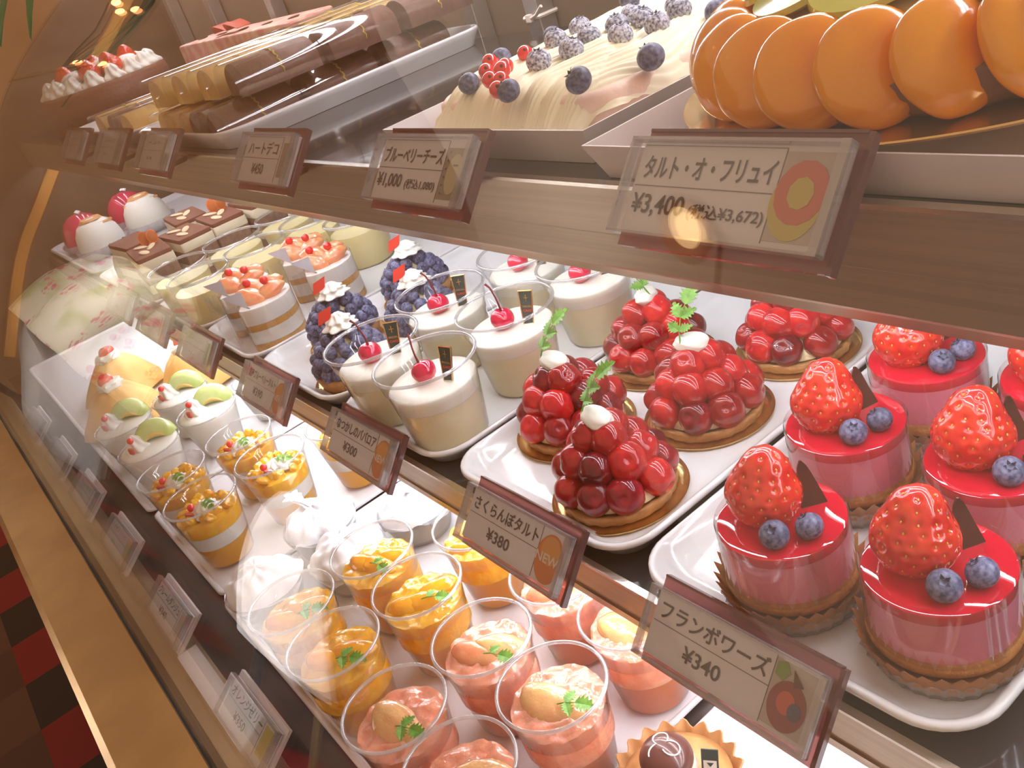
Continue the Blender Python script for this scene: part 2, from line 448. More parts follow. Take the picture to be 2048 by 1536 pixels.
def rrect(w, d, r, n=8):
    pts = []
    for cx, cy, a0 in ((w / 2 - r, d / 2 - r, 0), (-w / 2 + r, d / 2 - r, 90), (-w / 2 + r, -d / 2 + r, 180), (w / 2 - r, -d / 2 + r, 270)):
        for i in range(n + 1):
            a = R(a0 + 90 * i / n)
            pts.append((cx + r * math.cos(a), cy + r * math.sin(a)))
    return pts

def text_mb(body, size, align='LEFT', sx=1.0):
    cu = bpy.data.curves.new('lettering', 'FONT')
    cu.body = body; cu.size = size; cu.align_x = align; cu.extrude = 0.0; cu.offset = 0.016 * size
    cu.resolution_u = 3
    o = bpy.data.objects.new('lettering', cu); COL.objects.link(o)
    dg = bpy.context.evaluated_depsgraph_get(); dg.update()
    me = bpy.data.meshes.new_from_object(o.evaluated_get(dg))
    mb = MB()
    mb.add([(v.co.x * sx, v.co.y, v.co.z) for v in me.vertices], [tuple(p.vertices) for p in me.polygons])
    bpy.data.objects.remove(o, do_unlink=True); bpy.data.curves.remove(cu); bpy.data.meshes.remove(me)
    return mb

def mesh_of(name, mb, mat, smooth=True, angle=40):
    me = mb.mesh(name, smooth, angle); me.materials.append(M[mat] if isinstance(mat, str) else mat); return me
# ------------------------------------------------------------------ the shop around the showcase
ZF = -0.88
X0, X1 = -2.06, 0.42           # showcase ends
fl = obj('floor', MB().box((-6, -14, ZF - 0.05), (3, 2.2, ZF)), 'floor', smooth=False); fl['kind'] = 'structure'
M['shopwall'] = pbr('brown_shop_wall', (0.50, 0.32, 0.18), 0.6, var=(0.42, 0.25, 0.13), vscale=2)
w = obj('wall_left', MB().box((-6.0, -14, ZF), (-5.9, 2.2, 3.2)), 'shopwall', smooth=False); w['kind'] = 'structure'

# ------------------------------------------------------------------ showcase
case = thing('showcase', 'long glass fronted pastry showcase with two bronze edged black shelves and gold base ledge', 'showcase', (0, 0, 0))

def strip(poly, x0, x1):
    """Extrude a closed (y,z) outline along X."""
    return MB().rings([[(x0, y, z) for y, z in poly], [(x1, y, z) for y, z in poly]])

obj('upper_shelf', strip([(0.058, 0.203), (0.058, 0.217), (0.40, 0.217), (0.40, 0.203)], X0 + .01, X1), 'black_shelf', case, smooth=False)
UF = [(0.0545, 0.2175), (0.0535, 0.2165), (0.0537, 0.1920), (0.0545, 0.1912),
      (0.0550, 0.1730), (0.0562, 0.1712), (0.0585, 0.1655), (0.0635, 0.1655), (0.0635, 0.198), (0.0635, 0.2025), (0.0575, 0.2025), (0.0575, 0.2175)]
fu = obj('upper_shelf_fascia', strip(UF, X0 + .01, X1), 'fascia', case, smooth=False)
obj('fascia_edge', strip([(0.0528, 0.2165), (0.0528, 0.2185), (0.058, 0.2185), (0.058, 0.2165)], X0 + .01, X1), 'bright_edge', fu, smooth=False)
obj('middle_shelf', strip([(0.004, -0.014), (0.004, -0.0005), (0.40, -0.0005), (0.40, -0.014)], X0 + .01, X1), 'black_shelf', case, smooth=False)
MF = [(0.0005, 0.0), (-0.001, -0.001), (-0.001, -0.012), (0.0005, -0.0125), (0.0, -0.0135), (0.0, -0.0195), (0.0018, -0.020), (0.0018, -0.028),
      (0.0005, -0.0285), (0.0008, -0.0345), (0.007, -0.0345), (0.007, -0.0145), (0.0035, -0.014), (0.0035, 0.0)]
fm = obj('middle_shelf_fascia', strip(MF, X0 + .01, X1), 'fascia', case, smooth=False)
obj('fascia_edge', strip([(-0.0015, -0.001), (-0.0015, 0.0008), (0.003, 0.0008), (0.003, -0.001)], X0 + .01, X1), 'bright_edge', fm, smooth=False)
obj('deck', strip([(-0.186, -0.22), (-0.186, -0.19), (0.42, -0.19), (0.42, -0.22)], X0 + .01, X1), 'deck', case, smooth=False)
obj('base_lip', strip([(-0.2245, -0.23), (-0.2245, -0.1935), (-0.214, -0.1915), (-0.206, -0.1885), (-0.1865, -0.1885), (-0.1865, -0.23)], X0, X1), 'fascia', case, smooth=False)
obj('gasket', strip([(-0.2355, -0.23), (-0.2355, -0.1945), (-0.2245, -0.1945), (-0.2245, -0.23)], X0, X1), 'gasket', case, smooth=False)
gl = obj('base_ledge', strip([(-0.306, -0.235), (-0.305, -0.196), (-0.298, -0.190), (-0.2365, -0.1895), (-0.2355, -0.1915), (-0.2355, -0.235)], X0, X1), 'gold', case, smooth=False)
obj('base_cabinet', MB().box((X0, -0.285, ZF), (X1, 0.43, -0.231)), 'backwall', case, smooth=False)
obj('back_panel', MB().box((X0, 0.425, -0.23), (X1, 0.44, 0.47)), 'backwall', case, smooth=False)
obj('top_panel', MB().box((X0, 0.27, 0.445), (X1, 0.44, 0.46)), 'backwall', case, smooth=False)
GP = [(-0.2300, -0.192), (-0.2160, -0.15), (-0.2000, -0.10), (-0.155, 0.0), (-0.102, 0.09), (-0.045, 0.165), (0.004, 0.22), (0.062, 0.283), (0.12, 0.334), (0.20, 0.388), (0.29, 0.443)]
def spline(pts, k=4):
    out = []
    for i in range(len(pts) - 1):
        p0 = Vector(pts[max(i - 1, 0)]); p1 = Vector(pts[i]); p2 = Vector(pts[i + 1]); p3 = Vector(pts[min(i + 2, len(pts) - 1)])
        for j in range(k):
            t = j / k
            out.append(0.5 * ((2 * p1) + (p2 - p0) * t + (2 * p0 - 5 * p1 + 4 * p2 - p3) * t * t + (3 * p1 - p0 - 3 * p2 + p3) * t ** 3))
    out.append(Vector(pts[-1])); return out
gp = spline(GP, 5)
outer = []
for i, p in enumerate(gp):
    t = (gp[min(i + 1, len(gp) - 1)] - gp[max(i - 1, 0)]).normalized()
    outer.append(p + 0.004 * Vector((-t.y, t.x)))
prof = [tuple(p) for p in gp] + [tuple(p) for p in reversed(outer)]
obj('front_glass', strip(prof, X0 + 0.002, X1), 'glass', case, angle=30)
# left end: brown panel and the curved gold trim on it
def arc_panel(x0, x1, pts, back):
    poly = [tuple(p) for p in pts] + back
    return MB().rings([[(x0, y, z) for y, z in poly], [(x1, y, z) for y, z in poly]])
obj('end_panel', arc_panel(X0, X0 + 0.012, gp, [(0.43, 0.443), (0.43, -0.192)]), 'backwall', case, smooth=False)
obj('end_panel', arc_panel(X1 - 0.012, X1, gp, [(0.43, 0.443), (0.43, -0.192)]), 'backwall', case, smooth=False)
GT = spline([(-0.17, -0.14), (-0.06, 0.02), (0.03, 0.108), (0.108, 0.182), (0.165, 0.245), (0.205, 0.282), (0.26, 0.32), (0.31, 0.354), (0.36, 0.394), (0.40, 0.42)], 4)
in_ = []
for i, p in enumerate(GT):
    t = (GT[min(i + 1, len(GT) - 1)] - GT[max(i - 1, 0)]).normalized()
    in_.append(p - 0.020 * Vector((-t.y, t.x)))
M['goldtrim'] = pbr('orange_gold_trim', (0.72, 0.36, 0.09), 0.35, metal=0.6)
obj('end_trim', strip([tuple(p) for p in GT] + [tuple(p) for p in reversed(in_)], X0 + 0.012, X0 + 0.03), 'goldtrim', case, smooth=False)
# posts and rails at the back
for x in (-1.93, -1.72, -1.46, -0.93, -0.815, -0.62, -0.35, 0.0):
    obj('back_post', MB().box((x - 0.011, 0.402, -0.19), (x + 0.011, 0.424, 0.445)), 'steel', case, smooth=False, bevel=0.001)
obj('back_rail', MB().tube([(X0 + .02, 0.4, 0.2115), (X1 - .02, 0.4, 0.2115)], 0.005, 10), 'steel', case)
obj('back_rail', MB().tube([(X0 + .02, 0.4, 0.001), (X1 - .02, 0.4, 0.001)], 0.005, 10), 'steel', case)
# light strips under the shelves and under the top
for y in (0.080, 0.135, 0.20):
    obj('light_strip', MB().box((X0 + .06, y - .0017, 0.199), (X1 - .06, y + .0017, 0.2025)), 'led', case, smooth=False)
for y in (0.018, 0.08, 0.15):
    obj('light_strip', MB().box((X0 + .06, y - .0017, -0.0185), (X1 - .06, y + .0017, -0.0145)), 'led_mid', case, smooth=False)
for y in (0.285, 0.33):
    obj('light_strip', MB().box((X0 + .06, y - .007, 0.439), (X1 - .06, y + .007, 0.4445)), 'led_top', case, smooth=False)

# ------------------------------------------------------------------ trays and boards
def tray_mb(w, d, r, h, slope=0.008, t=0.004):
    L = [(rrect(w - 2 * i, d - 2 * i, max(r - i, 0.004)), z) for i, z in
         ((slope + 0.004, 0.0), (slope + 0.001, 0.0), (0.0025, h * 0.62), (0.0, h - 0.003), (0.0004, h - 0.001), (0.002, h), (0.0045, h - 0.001), (0.0065, h - 0.004), (slope + 0.006, t + 0.0008), (slope + 0.012, t))]
    return MB().rings([[(x, y, z) for x, y in ring] for ring, z in L])

def tray(name, label, x0, x1, y0, y1, z, r=0.02, h=0.014, group=None, cat='tray', mat='porcelain'):
    o = obj(name, tray_mb(x1 - x0, y1 - y0, r, h), mat, None, ((x0 + x1) / 2, (y0 + y1) / 2, z), angle=60)
    return tag(o, label, cat, group)

G = 'white trays on the middle shelf'
tray('serving_tray', 'white rectangular tray under the raspberry mousse cakes, nearest on the middle shelf', -0.3375, -0.142, 0.002, 0.33, 0.0003, 0.03, group=G)
tray('serving_tray', 'white rectangular tray under the cherry tarts on the middle shelf', -0.5315, -0.3425, 0.004, 0.33, 0.0003, 0.03, group=G)
tray('serving_tray', 'white rectangular tray under the custard cups with cherries', -0.715, -0.5365, 0.003, 0.33, 0.0003, 0.03, group=G)
tray('serving_tray', 'white rectangular tray under the blueberry tarts', -0.908, -0.720, 0.003, 0.33, 0.0003, 0.03, group=G)
tray('serving_tray', 'white rectangular tray under the layered grapefruit cakes', -1.085, -0.913, 0.003, 0.33, 0.0003, 0.03, group=G)
tray('serving_tray', 'white tray under the plain pudding cups', -1.285, -1.090, 0.003, 0.33, 0.0003, 0.03, group=G)
tray('serving_tray', 'white tray under the layered cream slices', -1.620, -1.290, 0.003, 0.33, 0.0003, 0.03, group=G)
tray('serving_tray', 'white tray at the far end under the dome cakes', -2.03, -1.625, 0.003, 0.33, 0.0003, 0.03, group=G)
G = 'white boards on the bottom deck'
tray('display_board', 'white board under the citrus jelly cups on the bottom deck', -0.865, -0.386, -0.148, 0.33, -0.1898, 0.014, 0.007, G, 'board', 'board')
tray('display_board', 'white board under the mango dessert cups and paper wrapped desserts', -1.135, -0.872, -0.144, 0.33, -0.1898, 0.014, 0.007, G, 'board', 'board')
tray('display_board', 'white board under the melon cream cups and folded crepes at the far end', -2.03, -1.142, -0.146, 0.33, -0.1898, 0.014, 0.007, G, 'board', 'board')
tray('display_board', 'white board under the small pastry, nearest on the bottom deck', -0.374, 0.0, -0.148, 0.33, -0.1898, 0.014, 0.007, G, 'board', 'board')
G = 'long grey white trays on the upper shelf'
tray('long_tray', 'long grey white tray under the chocolate film wrapped rolls on the upper shelf', -1.19, -0.872, 0.062, 0.385, 0.2173, 0.03, 0.019, G)
tray('long_tray', 'long grey white tray under the yellow film wrapped rolls, farther along the upper shelf', -1.56, -1.20, 0.062, 0.385, 0.2173, 0.03, 0.019, G)
# ------------------------------------------------------------------ small shared meshes
def blueberry_mesh(name, mat, seed):
    def fn(d):
        t = math.acos(max(-1, min(1, d.z)))
        k = 1 + 0.02 * noise.noise(d * 1.7 + Vector((seed, 0, 0)))
        if t < 0.42: k *= 1 - 0.30 * (1 - t / 0.42) ** 0.8
        return k * (1 - 0.10 * d.z * d.z)
    return mesh_of(name, MB().ball((0, 0, 0), 1.0, 22, 16, fn=fn), mat)
ME_BB = blueberry_mesh('blueberry', 'blueberry', 1)
ME_SB = blueberry_mesh('sugar_blueberry', 'sugarberry', 5)
def crown_mesh():
    mb = MB()
    for i in range(5):
        a = 2 * math.pi * i / 5
        def P(r, z, da): return (r * math.cos(a + da), r * math.sin(a + da), z)
        mb.add([P(.24, .84, -.55), P(.24, .84, .55), P(.46, .97, .0), P(.22, .80, -.5), P(.22, .80, .5), P(.43, .92, 0)],
               [(0, 2, 1), (3, 4, 5), (0, 3, 5, 2), (1, 2, 5, 4), (0, 1, 4, 3)])
    return mesh_of('crown', mb, 'calyx', False)
ME_CROWN = crown_mesh()
def blueberry(parent, loc, r, rot=(0, 0, 0), crown=True, sugar=False, name='blueberry'):
    o = obj(name, ME_SB if sugar else ME_BB, None, parent, loc, rot, r)
    if crown:
        obj('crown', ME_CROWN, None, o)
    return o

def cherry_mesh(name, mat, seed, dimple=True):
    def fn(d):
        k = 1 + 0.05 * noise.noise(d * 1.3 + Vector((seed, seed, 0)))
        t = math.acos(max(-1, min(1, d.z)))
        if dimple and t < 0.5: k *= 1 - 0.22 * (1 - t / 0.5) ** 1.5
        k *= 1 - 0.035 * math.exp(-(d.x / 0.16) ** 2) * (1 if d.y > 0 else 0)
        return k
    return mesh_of(name, MB().ball((0, 0, 0), 1.0, 26, 18, fn=fn), mat)
ME_CH = [cherry_mesh('cherry', 'cherry', 1), cherry_mesh('cherry', 'cherry', 4), cherry_mesh('cherry', 'darkcherry', 9)]
ME_CAND = cherry_mesh('cherry', 'candycherry', 2)

def leaflet_outline(lobes=5):
    """Toothed leaflet, tip at +y."""
    L = [(0.0, 0.0)]
    side = []
    for i in range(lobes):
        t0 = (i + 0.3) / lobes; t1 = (i + 0.85) / lobes
        w0 = 0.30 * math.sin(math.pi * min(1, t0 * 0.86 + 0.12)); w1 = 0.44 * math.sin(math.pi * min(1, t1 * 0.80 + 0.14))
        side += [(w0 * 0.8, t0 * 0.95), (w1, t1 * 0.95 + 0.05)]
    return [(0.0, 0.0)] + side + [(0.0, 1.05)] + [(-x, y) for x, y in reversed(side)]
def leaflet(mb, base, direction, normal, size, bend=0.18):
    d = Vector(direction).normalized(); n = Vector(normal).normalized(); s = d.cross(n).normalized(); n = s.cross(d)
    ol = leaflet_outline()
    k = len(ol); half = k // 2
    # outline plus a midrib line, two-sided with a real thickness
    def P(x, y, h): return Vector(base) + size * (d * y + s * x + n * (h - bend * y * y + 0.22 * abs(x)))
    for sg in (1, -1):
        pts = ol[:half + 1] if sg == 1 else [ol[0]] + list(reversed(ol[half:]))
        for i in range(len(pts) - 1):
            a, b = pts[i], pts[i + 1]
            q = [P(a[0], a[1], .02), P(b[0], b[1], .02), P(0, b[1], .0), P(0, a[1], .0),
                 P(a[0], a[1], -.01), P(b[0], b[1], -.01), P(0, b[1], -.03), P(0, a[1], -.03)]
            mb.add(q, [(0, 1, 2, 3), (7, 6, 5, 4), (0, 4, 5, 1)])
def sprig_mesh(name, n, seed, spread=1.0):
    """Chervil sprig of unit size: a thin stem with toothed leaflets; lies roughly in XY, rising in Z."""
    rr = random.Random(seed); mb = MB()
    if n >= 5:
        st = [(0, 0, 0), (0.03, 0.24, 0.08), (0.10, 0.50, 0.14), (0.22, 0.74, 0.16)]
        mb.tube(st, [0.018, 0.016, 0.013, 0.010], 6)
        leaflet(mb, st[3], (0.55, 1.0, 0.05), (0.1, -.3, 1), 0.46)
        leaflet(mb, st[2], (-0.35, 1.0, 0.15), (0.1, -.3, 1), 0.36)
        leaflet(mb, st[2], (1.0, 0.35, 0.10), (-.1, -.2, 1), 0.34)
        leaflet(mb, st[1], (-0.8, 0.75, 0.10), (0.2, -.2, 1), 0.32)
        leaflet(mb, st[1], (0.9, 0.25, 0.05), (-.1, .1, 1), 0.28)
    else:
        st = [(0, 0, 0), (0.06, 0.22, 0.10), (0.16, 0.46, 0.16)]
        mb.tube(st, [0.022, 0.018, 0.012], 6)
        leaflet(mb, st[2], (0.45, 1.0, 0.16), (0.1, -.3, 1), 0.56)
        leaflet(mb, st[1], (-0.75 * spread, 0.7, 0.15), (0.2, -.2, 1), 0.36 if n < 3 else 0.42)
        if n >= 3: leaflet(mb, st[1], (0.9 * spread, 0.1, 0.05), (-.1, .1, 1), 0.40)
    return mesh_of(name, mb, 'leaf', True, 50)
ME_SPRIG = [sprig_mesh('chervil_sprig', 3, 1), sprig_mesh('chervil_sprig', 5, 2), sprig_mesh('chervil_sprig', 2, 3)]

def strawberry_meshes(seed, rough=0.03):
    rr = random.Random(seed)
    seeds = []
    for j in range(9):
        t = 0.30 + j * 0.255
        m = max(5, int(15 * math.sin(min(t, 1.9))))
        for i in range(m):
            a = 2 * math.pi * (i + 0.5 * (j % 2)) / m + rr.uniform(-.08, .08)
            seeds.append(Vector((math.sin(t) * math.cos(a), math.sin(t) * math.sin(a), math.cos(t))))
    def shape(d):
        t = math.acos(max(-1, min(1, d.z)))
        k = 1.0 + 0.24 * math.exp(-(t / 0.62) ** 2) - 0.10 * math.exp(-((t - 0.95) / 0.45) ** 2)   # a blunt cone, tip up
        return k * (1 + rough * noise.noise(d * 2 + Vector((seed, 0, 0))))
    def fn(d):
        k = shape(d)
        for s in seeds:
            q = (d - s).length_squared
            if q < 0.020: k -= 0.060 * math.exp(-q / 0.0050)
        return k
    body = mesh_of('strawberry', MB().ball((0, 0, 0), 1.0, 96, 64, fn=fn), 'strawberry')
    mb = MB()
    for s in seeds:
        p = s * (shape(s) - 0.046)
        z = s; x = z.cross(Vector((0, 0, 1))).normalized(); y = z.cross(x)
        mt = Matrix((x, y, z)).transposed()
        mb.ball(p, (0.026, 0.042, 0.026), 6, 4, mat=mt)
    return body, mesh_of('seeds', mb, 'seed')
ME_ST = [strawberry_meshes(3), strawberry_meshes(8)]
def strawberry(parent, loc, r, rot=(0, 0, 0), v=0, sc=(1, 1, 1), name='strawberry'):
    o = obj(name, ME_ST[v][0], None, parent, loc, rot, (r * sc[0], r * sc[1], r * sc[2]))
    obj('seeds', ME_ST[v][1], None, o)
    return o

def cream_swirl_mb(r, h, turns=2.4, lobes=7, seed=0):
    """Star-piped rosette."""
    prof = []; n = 56; rg = []
    for k in range(15):
        t = k / 14
        rad = r * (1 - t) ** 0.62 * (1 + 0.10 * math.sin(t * turns * 2 * math.pi)) + 0.0004
        z = h * t
        rg.append([(rad * (1 + 0.14 * math.cos(lobes * (2 * math.pi * i / n) + 5.0 * t)) * math.cos(2 * math.pi * i / n),
                    rad * (1 + 0.14 * math.cos(lobes * (2 * math.pi * i / n) + 5.0 * t)) * math.sin(2 * math.pi * i / n), z) for i in range(n)])
    return MB().rings(rg)
def quenelle_mb(l, w, h):
    def fn(d): return 1 + 0.05 * math.sin(9 * d.z + 4 * d.x) * (1 - d.z * d.z) - 0.18 * max(0, d.x) ** 3
    return MB().ball((0, 0, 0), (l, w, h), 26, 16, fn=fn)
def bumpy(c, r, seed, amp=0.14, freq=1.6, seg=24, rng=16, mat=None):
    o = Vector((seed * 3.1, seed * 1.7, seed))
    return MB().ball(c, r, seg, rng, mat=mat, fn=lambda d: 1 + amp * noise.noise(d * freq + o) + amp * .4 * noise.noise(d * freq * 3 + o))

# ------------------------------------------------------------------ clear cups
def cup_parts(root, r0, r1, h, rim=0.0016, step=None):
    """Tapered clear cup: wall (with its rolled rim as a sub-part)."""
    prof = [(r0 * 0.55, 0.0), (r0 - 0.0015, 0.0), (r0, 0.0018)]
    if step:
        zs, dr = step
        f = lambda z: r0 + (r1 - dr - r0) * z / h
        prof += [(f(zs), zs), (f(zs) + dr, zs + 0.0015), (r1, h)]
    else:
        prof += [(r0 + (r1 - r0) * 0.5, h * .5), (r1, h)]
    wall = obj('cup', MB().lathe(prof, 64, cap0=True, cap1=False), 'clearcup', root, angle=60)
    mb = MB().torus(r1 + 0.0004, rim, h, 72, 10)
    obj('rim', mb, 'cuprim', wall)
    return wall

# ------------------------------------------------------------------ custard cups with a cherry
def make_bavarois():
    r = thing('custard_cup', '', 'dessert cup', (0, 0, 0))
    h, r0, r1 = 0.069, 0.0295, 0.0397
    zs = 0.051
    cup_parts(r, r0, r1, h, 0.0014, (0.0545, 0.0016))
    f = lambda z: r0 + (r1 - 0.0016 - r0) * z / h - 0.0006
    obj('custard_layer', MB().lathe([(0.001, .0008), (f(.001) - .001, .0008), (f(.003), .003), (f(.02), .02), (f(.0385), .0385), (0.001, .0385)], 64), 'custard', r, angle=60)
    obj('milk_layer', MB().lathe([(0.001, .0386), (f(.0386), .0386), (f(.046), .046), (f(zs - .0012), zs - .0012), (f(zs) - .0016, zs), (.02, zs - .0004), (.001, zs - .0006)], 64), 'milk', r, angle=60)
    c = obj('cherry', ME_CAND, None, r, (-0.004, -0.003, zs + 0.0072), (R(10), R(-14), 0), (0.0098, 0.0098, 0.0088))
    obj('stem', MB().tube([(0, 0, 0.82), (-.12, .05, 1.5), (-.38, .2, 2.2), (-.75, .42, 2.9), (-1.15, .5, 3.25)], [.105, .080, .075, .080, .105], 8), 'stem', c)
    p = obj('pick', MB().add([(-.0032, 0, -.003), (.0024, 0, -.003), (.0044, 0, .0195), (-.0044, 0, .0195), (-.0032, .0008, -.003), (.0024, .0008, -.003), (.0044, .0008, .0195), (-.0044, .0008, .0195)],
            [(0, 1, 2, 3), (7, 6, 5, 4), (0, 4, 5, 1), (1, 5, 6, 2), (2, 6, 7, 3), (3, 7, 4, 0)]), 'black_paper', r, (0.012, 0.011, zs), (R(-12), R(5), R(38)), 1.35, smooth=False)
    gb = MB()
    for a, b in (((-.0032, -.003), (-.0044, .0195)), ((.0024, -.003), (.0044, .0195)), ((-.0044, .0195), (.0044, .0195))):
        gb.tube([(a[0], -.0003, a[1]), (b[0], -.0003, b[1])], .0004, 6)
    obj('gold_border', gb, 'goldfoil', p)
    tm = xf(text_mb('SPECIAL', 0.0017, 'CENTER'), Matrix.Translation((0, -.0004, .0095)) @ Matrix.Rotation(R(90), 4, 'X'))
    obj('lettering', tm, 'goldfoil', p, smooth=False)
    t2 = xf(text_mb('CAKE', 0.0021, 'CENTER'), Matrix.Translation((0, -.0004, .0068)) @ Matrix.Rotation(R(90), 4, 'X'))
    obj('lettering', t2, 'red_paper', p, smooth=False)
    t3 = MB().box((-.0014, -.0005, .0150), (.0014, -.0002, .0154)).box((-.0002, -.0005, .0130), (.0002, -.0002, .0172))
    obj('emblem', t3, 'goldfoil', p, smooth=False)
    return r
G = 'custard cups topped with a cherry'
bav = make_bavarois()
bav['group'] = G
bav.location = (-0.5745, 0.0385, 0.0045); bav['label'] = 'clear custard cup with a curved stem cherry, front of the tray beside the cherry tarts'
bav.rotation_euler.z = R(-20)
for (x, y, a, lb) in ((-0.658, 0.0375, 12, 'clear custard cup at the front, overlapping the blueberry tarts behind it'),
                      (-0.6745, 0.1195, 8, 'clear custard cup with upright cherry stem in front of the back blueberry tart'),
                      (-0.5815, 0.1225, -5, 'clear custard cup in the second row, behind the front cup with curved stem'),
                      (-0.5805, 0.2075, 10, 'clear custard cup half under the upper shelf edge beside the back cherry tarts'),
                      (-0.6650, 0.2050, 0, 'clear custard cup farthest back, mostly hidden under the upper shelf edge')):
    o = dup(bav, lb, (x, y, 0.0045), R(a), G)
    if a in (12, 8, -5):
        for ch in o.children:
            if ch.name.startswith('cherry'):
                ch.rotation_euler = (R(4), R(10), R(40))

def off(r, b):
    """A point r to the right and b away, as the customer at the case sees a dessert."""
    return (.482 * r - .876 * b, .876 * r + .482 * b)

# ------------------------------------------------------------------ cherry tarts
def make_tart(seed, red=0.75):
    rr = random.Random(seed)
    r = thing('cherry_tart', '', 'tart', (0, 0, 0))
    d = obj('gold_disc', MB().lathe([(.001, .0004), (.040, .0004), (.0435, .0009), (.0445, .0022), (.0450, .0026), (.0447, .0014), (.0440, .0004), (.040, 0), (.001, 0)], 72), 'goldfoil', r, angle=60)
    cr = [(0.001, .0006), (.0345, .0006), (.0368, .002), (.0380, .0055), (.0384, .0078), (.0374, .0090), (.0352, .0086), (.034, .0075), (.001, .0085)]
    mb = MB().lathe([(p[0], p[1], 0.012 if p[1] > .001 else 0) for p in cr], 96, flute=24)
    mb.v = [(x * (1 + .018 * noise.noise(Vector((x, y, z)) * 160)), y * (1 + .018 * noise.noise(Vector((x, y, z)) * 160)), z + .0008 * noise.noise(Vector((x, y, 3)) * 220)) for x, y, z in mb.v]
    obj('crust', mb, 'crust', r, angle=70)
    obj('custard', MB().lathe([(.001, .0088), (.0335, .0088), (.033, .0125), (.028, .018), (.020, .026), (.010, .031), (.001, .032)], 48), 'tartcream', r, angle=80)
    spots = []
    for cnt, rad, z, off in ((9, .0305, .0180, 0), (7, .0205, .0330, .35), (3, .0090, .0455, .1)):
        for i in range(cnt):
            a = 2 * math.pi * (i + off + rr.uniform(-.12, .12)) / cnt
            spots.append((rad * math.cos(a), rad * math.sin(a), z + rr.uniform(-.0012, .0012), a))
    for x, y, z, a in spots:
        v = 2 if rr.random() > red else rr.choice((0, 1))
        s = rr.uniform(.0112, .0128)
        tilt = R(rr.uniform(35, 130))
        obj('cherry', ME_CH[v], None, r, (x, y, z), (0, tilt, a + rr.uniform(-.5, .5)), (s, s, s * rr.uniform(.94, 1.04)))
    obj('cream', quenelle_mb(.0130, .0085, .0072), 'cream', r, (.001, -.001, .0575), (0, R(8), R(25)))
    obj('chervil_sprig', ME_SPRIG[1], None, r, (-.004, -.009, .0615), (R(42), R(-8), R(10)), 0.033)
    return r
G = 'cherry tarts on gold discs'
tartA = make_tart(11); tartB = make_tart(23, .82); tartC = make_tart(37, .65)
for o, loc, a, lb in ((tartA, (-.4005, .0560), -30, 'glossy cherry tart at the front of its tray, nearest its price tag'),
                      (tartB, (-.4080, .1500), 20, 'glossy cherry tart in the middle of the tray, sprig upright'),
                      (tartC, (-.4860, .0930), -20, 'glossy cherry tart beside the custard cups, sprig leaning over its cream')):
    o.location = (loc[0], loc[1], .0045); o.rotation_euler.z = R(a); o['label'] = lb; o['group'] = G
dup(tartA, 'glossy cherry tart behind the middle tart, cream at the upper shelf edge', (-.4930, .1900, .0045), R(100), G)
dup(tartC, 'glossy cherry tart at the back near the raspberry cakes, top hidden by the shelf', (-.4045, .2440, .0045), R(60), G)

